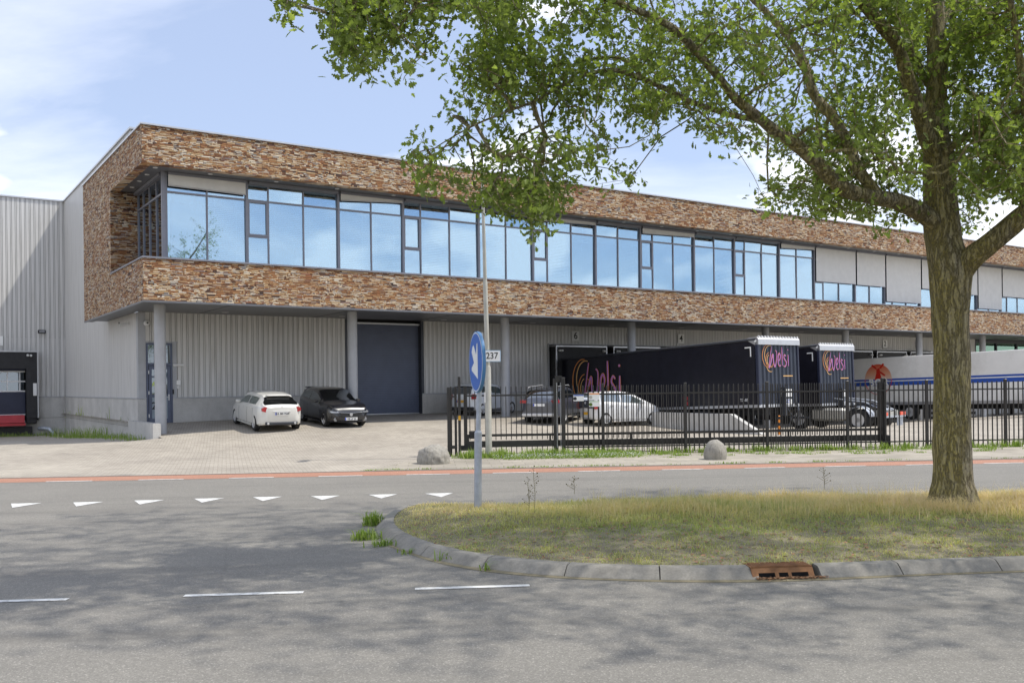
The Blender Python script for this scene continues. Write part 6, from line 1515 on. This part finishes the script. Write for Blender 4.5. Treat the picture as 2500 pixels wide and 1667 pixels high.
# ------------------------------------------------------------------ GRASS
def blades(name, pts, hgt, wid, lean, tint, mat, kind='stuff', bend=.5):
    n = len(pts); az = rs.uniform(0, 2 * math.pi, n); dirx = np.stack([np.cos(az), np.sin(az), np.zeros(n)], 1); sd = np.stack([-np.sin(az), np.cos(az), np.zeros(n)], 1)
    h = hgt; ln = lean * rs.uniform(.2, 1.6, n); w_ = wid[:, None]
    b0 = pts; b1 = pts + dirx * (h * ln * .3)[:, None] + np.array([0, 0, 1.]) * (h * .6)[:, None]; b2 = pts + dirx * (h * ln)[:, None] + np.array([0, 0, 1.]) * (h * (1 - .3 * np.minimum(ln, 1.5)))[:, None]
    V = np.stack([b0 - sd * w_, b0 + sd * w_, b1 + sd * w_ * .8, b1 - sd * w_ * .8, b2], 1).reshape(-1, 3)
    loops = (np.array([0, 1, 2, 3, 3, 2, 4])[None] + (np.arange(n) * 5)[:, None]).reshape(-1); lens = np.tile([4, 3], n)
    me = bpy.data.meshes.new(name); me.vertices.add(len(V)); me.vertices.foreach_set('co', V.ravel()); me.loops.add(len(loops)); me.loops.foreach_set('vertex_index', loops.astype(np.int32))
    me.polygons.add(len(lens)); st = np.concatenate([[0], np.cumsum(lens)[:-1]]); me.polygons.foreach_set('loop_start', st.astype(np.int32)); me.update(calc_edges=True)
    at = me.attributes.new('tint', 'FLOAT', 'FACE'); at.data.foreach_set('value', np.repeat(np.clip(tint, 0, 1), 2).astype(np.float32))
    return link(name, me, mat)
def n2(x, y, s, seed=0.):
    from mathutils import noise
    return np.array([noise.fractal(Vector((a * s, b * s, seed)), 1, 2, 4) for a, b in zip(x, y)])
def island_pts(n):
    x = rs.uniform(-2, 13.5, n); y = rs.uniform(9.0, 17.5, n); xy = np.stack([x, y], 1); xy = xy[in_island(xy)]
    e = rim_dist(xy); z = np.array([island_h(a, b, c) for (a, b), c in zip(xy, e)]) - .012
    return np.column_stack([xy, z]), e
Pg, e = island_pts(260000)
dn = n2(Pg[:, 0], Pg[:, 1], .55); dn2 = n2(Pg[:, 0], Pg[:, 1], 1.6, 4.); 
tq = (Pg[:, :2] @ np.array([rq.x, rq.y]) - (qk - 12.9)) / 6.0      # 0 at near kerb .. 1 far
tree_d = np.hypot(Pg[:, 0] - base.x, Pg[:, 1] - base.y)
nosef = np.clip((Pg[:, :2] @ np.array([rd.x, rd.y]) - aq(G(925, 1300))) / 3.2, 0, 1)
hmul = .03 + nosef * .015 + nosef * .12 * np.clip((tq - .22) * 2.2, 0, 1) * (1 + .8 * dn) + .04 * np.clip(dn2, 0, 1)
dens = np.clip(.75 + .8 * dn2 + .6 * tq, .25, 1); keepm = rs.uniform(size=len(Pg)) < dens
tint = .14 + .38 * np.clip(tq * 1.5 - .25, 0, 1) + .38 * dn + .15 * dn2 + rs.normal(size=len(Pg)) * .12 + .3 * np.exp(-tree_d / 1.4)
Pg, hmul, tint = Pg[keepm], hmul[keepm], tint[keepm]
g = blades('grass', Pg, np.clip(hmul, .03, .3) * .75 * rs.uniform(.5, 1.5, len(Pg)), rs.uniform(.0022, .0048, len(Pg)), .7, tint, M['grass']); tag(g, 'dry straw and green grass growing on the traffic island', 'grass', kind='stuff')
Ps, e = island_pts(14000)
tq = (Ps[:, :2] @ np.array([rq.x, rq.y]) - (qk - 12.9)) / 6.0; km = (tq > .42) & (Ps[:, 0] > 1.2) & (n2(Ps[:, 0], Ps[:, 1], .7, 9.) > -.05); Ps = Ps[km]
g = blades('seed_grass', Ps, rs.uniform(.22, .42, len(Ps)), np.full(len(Ps), .0018), .5, .75 + rs.normal(size=len(Ps)) * .15, M['grass']); tag(g, 'tall straw coloured seed stalks among the island grass', 'grass', kind='stuff')
# straw ruff round the foot of the oak
n = 5200; a = rs.uniform(0, 6.283, n); r_ = rs.gamma(2, .22, n) + .36; xy = np.stack([base.x + r_ * np.cos(a) * 1.5, base.y - .2 + r_ * np.sin(a)], 1)
e = rim_dist(xy); z = np.array([island_h(p[0], p[1], q) for p, q in zip(xy, e)])
g = blades('straw', np.column_stack([xy, z]), rs.uniform(.10, .30, n), np.full(n, .0026), 1.4, .92 + rs.normal(size=n) * .1, M['grass']); tag(g, 'pale dry straw lying round the foot of the oak', 'straw', kind='stuff')
# litter on the island and by the kerb
mb = MB(); 
for _ in range(2600):
    x, y = rs.uniform(-1.6, 7.5), rs.uniform(9.8, 13.8)
    if not in_island(np.array([[x, y]]))[0]: continue
    z = island_h(x, y, rim_dist(np.array([[x, y]]))[0]) + rs.uniform(.0, .04); s = rs.uniform(.01, .032); a = rs.uniform(0, 6.28)
    mb.add([(x + s * math.cos(a + q), y + s * math.sin(a + q) * .8, z + rs.uniform(0, .015)) for q in (0, 1.3, 2.5, 4.2)], [(0, 1, 2, 3)])
for _ in range(500):
    x = rs.uniform(2.5, 3.25); y = near.y + (x - near.x) * .087 - abs(rs.normal() * .035) + .03; s = rs.uniform(.006, .02); a = rs.uniform(0, 6.28); z = .006 + rs.uniform(0, .02)
    mb.add([(x + s * math.cos(a + q), y + s * math.sin(a + q) * .5, z + rs.uniform(0, .01)) for q in (0, 1.3, 3, 4.2)], [(0, 1, 2, 3)])
tag(mb.build('leaf_litter', M['dryleaf'], fix=False), 'scattered brown dead leaves on the island and at the drain', 'leaf litter', kind='stuff')
# verge weeds along the fence, at the lamp post and on the footpath
def weedpts(spec):
    out = []; H_ = []
    for (x, y, rx, ry, n, h) in spec:
        p = np.column_stack([x + rs.normal(size=n) * rx, y + rs.normal(size=n) * ry, np.full(n, .01)]); out.append(p); H_.append(rs.uniform(.4, 1.2, n) * h)
    return np.concatenate(out), np.concatenate(H_)
spec = []
aF = lambda x: RQ(apx(x), fq)
for x in np.arange(1135, 1440, 7): q = aF(x); spec.append((q.x + rs.normal() * .1, q.y - .55 + rs.normal() * .15 - (.55 if x > 1230 else .2) * rs.uniform(), .14, .16, int(rs.uniform(30, 170)), rs.uniform(.07, .30) * (1.25 if x < 1230 else 1)))
for x in np.arange(1440, 1560, 12): q = aF(x); spec.append((q.x, q.y - .7 + rs.normal() * .25, .14, .12, 90, rs.uniform(.10, .2)))
for x in np.arange(1440, 2500, 9):
    if rs.uniform() < .75: q = aF(x); spec.append((q.x + rs.normal() * .1, q.y - .18 + rs.normal() * .10, .10, .05, int(rs.uniform(10, 60)), rs.uniform(.08, .28)))
for _ in range(60): q = aF(rs.uniform(1500, 2500)); spec.append((q.x, q.y - rs.uniform(.5, 1.9), .12, .06, int(rs.uniform(20, 60)), rs.uniform(.05, .12)))
for _ in range(30): q = RQ(rs.uniform(a0 - 3, 18), qk + .16 + rs.uniform(0, .1)); spec.append((q.x, q.y, .15, .03, 30, rs.uniform(.03, .07)))
for t in np.arange(2.0, 24, .35): q = W2(.6 - rs.uniform(.1, .8), t); spec.append((q.x, q.y, .3, .2, int(rs.uniform(5, 60)), rs.uniform(.06, .34) if rs.uniform() < .8 else .6))
for s in np.arange(-14, .6, .35): q = W2(s, TD - .5 - rs.uniform(0, 1.4)); spec.append((q.x, q.y, .3, .3, int(rs.uniform(5, 60)), rs.uniform(.1, .42)))
Pw, Hw = weedpts(spec)
zz = np.array([zt(*loc(x, y)) if (loc(x, y)[1] > -8) else .012 for x, y in Pw[:, :2]]); Pw[:, 2] = np.maximum(zz, .0) * (loc(0, 0)[0] * 0 + 1); Pw[:, 2] = zz
g = blades('verge_weeds', Pw, Hw, rs.uniform(.005, .011, len(Pw)), .6, .4 + rs.normal(size=len(Pw)) * .25, M['weed']); tag(g, 'bright green grass and weeds along the fence foot and the concrete wall', 'weeds', kind='stuff')
# white flowering ground cover
spec = [(aF(x).x, aF(x).y - 1.35 + rs.normal() * .12, .16, .12, int(rs.uniform(4, 22)), .05) for x in np.arange(1230, 1545, 4)]
Pf, Hf = weedpts(spec); Pf[:, 2] += rs.uniform(.03, .14, len(Pf)); mb = MB()
for p in Pf: 
    s = rs.uniform(.008, .016); mb.add([(p[0] - s, p[1], p[2]), (p[0], p[1] - s, p[2] + s * .4), (p[0] + s, p[1], p[2]), (p[0], p[1] + s, p[2] + s * .6)], [(0, 1, 2, 3)])
fl_ = mb.build('white_flowers', M['white'], fix=False); tag(fl_, 'tiny white flowers in the weeds at the footpath edge', 'flowers', kind='stuff')
g = blades('flower_foliage', Pf[:, :] * np.array([1, 1, 0]) + np.array([0, 0, .01]), np.full(len(Pf), .10), np.full(len(Pf), .007), .7, .35 + rs.normal(size=len(Pf)) * .2, M['weed']); tag(g, 'green foliage under the white flowers', 'weeds', kind='stuff')
# weeds growing out of the island nose kerb
def plant(label, p, n, h, spreadr, tintm, name='weed_clump', grp='weed clumps by the kerb', mat='weed', w_=.008):
    pts = np.column_stack([p[0] + rs.normal(size=n) * spreadr, p[1] + rs.normal(size=n) * spreadr * .8, np.full(n, p[2])])
    o = blades(name, pts, rs.uniform(.4, 1.1, n) * h, np.full(n, w_), .8, tintm + rs.normal(size=n) * .2, M[mat]); tag(o, label, 'plant', grp); return o
plant('tall bright weed clump at the rounded nose of the island kerb', G(910, 1282), 110, .26, .07, .45)
plant('reddish green weed clump at the left of the kerb nose', G(895, 1316), 110, .20, .09, .55)
plant('small weed tuft at the foot of the nose kerb stones', G(935, 1332), 70, .12, .09, .3)
plant('thin grass tuft in the second kerb joint', G(1083, 1370), 16, .16, .05, .3)
plant('grass tuft in the third kerb joint from the nose', G(1190, 1392), 14, .18, .03, .3)
plant('low weed tuft near the first kerb joint', G(1005, 1350), 30, .09, .06, .4)
P = _P
def stalk(label, px, py, topy, seed):
    p = G(px, py, .22); r_ = np.random.RandomState(seed); h = P(px, topy, p.y).z - .25; mb = MB(); pts = [(0, 0, 0), (.01, 0, h * .4), (-.01, .01, h * .8), (.0, 0, h)]
    mb.tube(pts, [.004, .0035, .003, .0015], 5)
    for k in range(14):
        z = h * (.25 + .75 * k / 14); a = r_.uniform(0, 6.28); L = r_.uniform(.05, .12) * (1.2 - k / 20); q = Vector((math.cos(a), math.sin(a), .6)) * L
        mb.tube([(0, 0, z), tuple(Vector((0, 0, z)) + q)], [.003, .0015], 4)
        e_ = Vector((0, 0, z)) + q; s = r_.uniform(.006, .014); mb.add([tuple(e_ + Vector(v) * s) for v in ((-1, 0, 0), (0, -.5, 1), (1, 0, 0), (0, .5, -1))], [(0, 1, 2, 3)])
    o = mb.build('weed_stalk', M['weed_plain'], fix=False); o.location = p; tag(o, label, 'plant', 'tall stalks on the island')
M['weed_plain'] = simple('weed_plain', (.16, .14, .06), .8, 0, .3, 20)
stalk('tall thin dry double stalk right of the blue sign pole', 1305, 1250, 1132, 1); stalk('thin dry stalk leaning beside the tallest one', 1291, 1255, 1160, 2); stalk('green stalk with small leaf head near the far edge of the island', 1402, 1205, 1160, 3); stalk('branching green weed at the far island edge left of the oak', 2012, 1195, 1138, 4)
# small mast behind the tree
p = _P(2338, 900, 95); ms = thing('mast', 'thin pale mast standing far behind the oak', 'mast', (p.x, p.y, 0))
mb = MB(); mb.tube([(0, 0, 0), (0, 0, 46)], [.35, .25], 10); mb.build('pole', M['white'], ms)
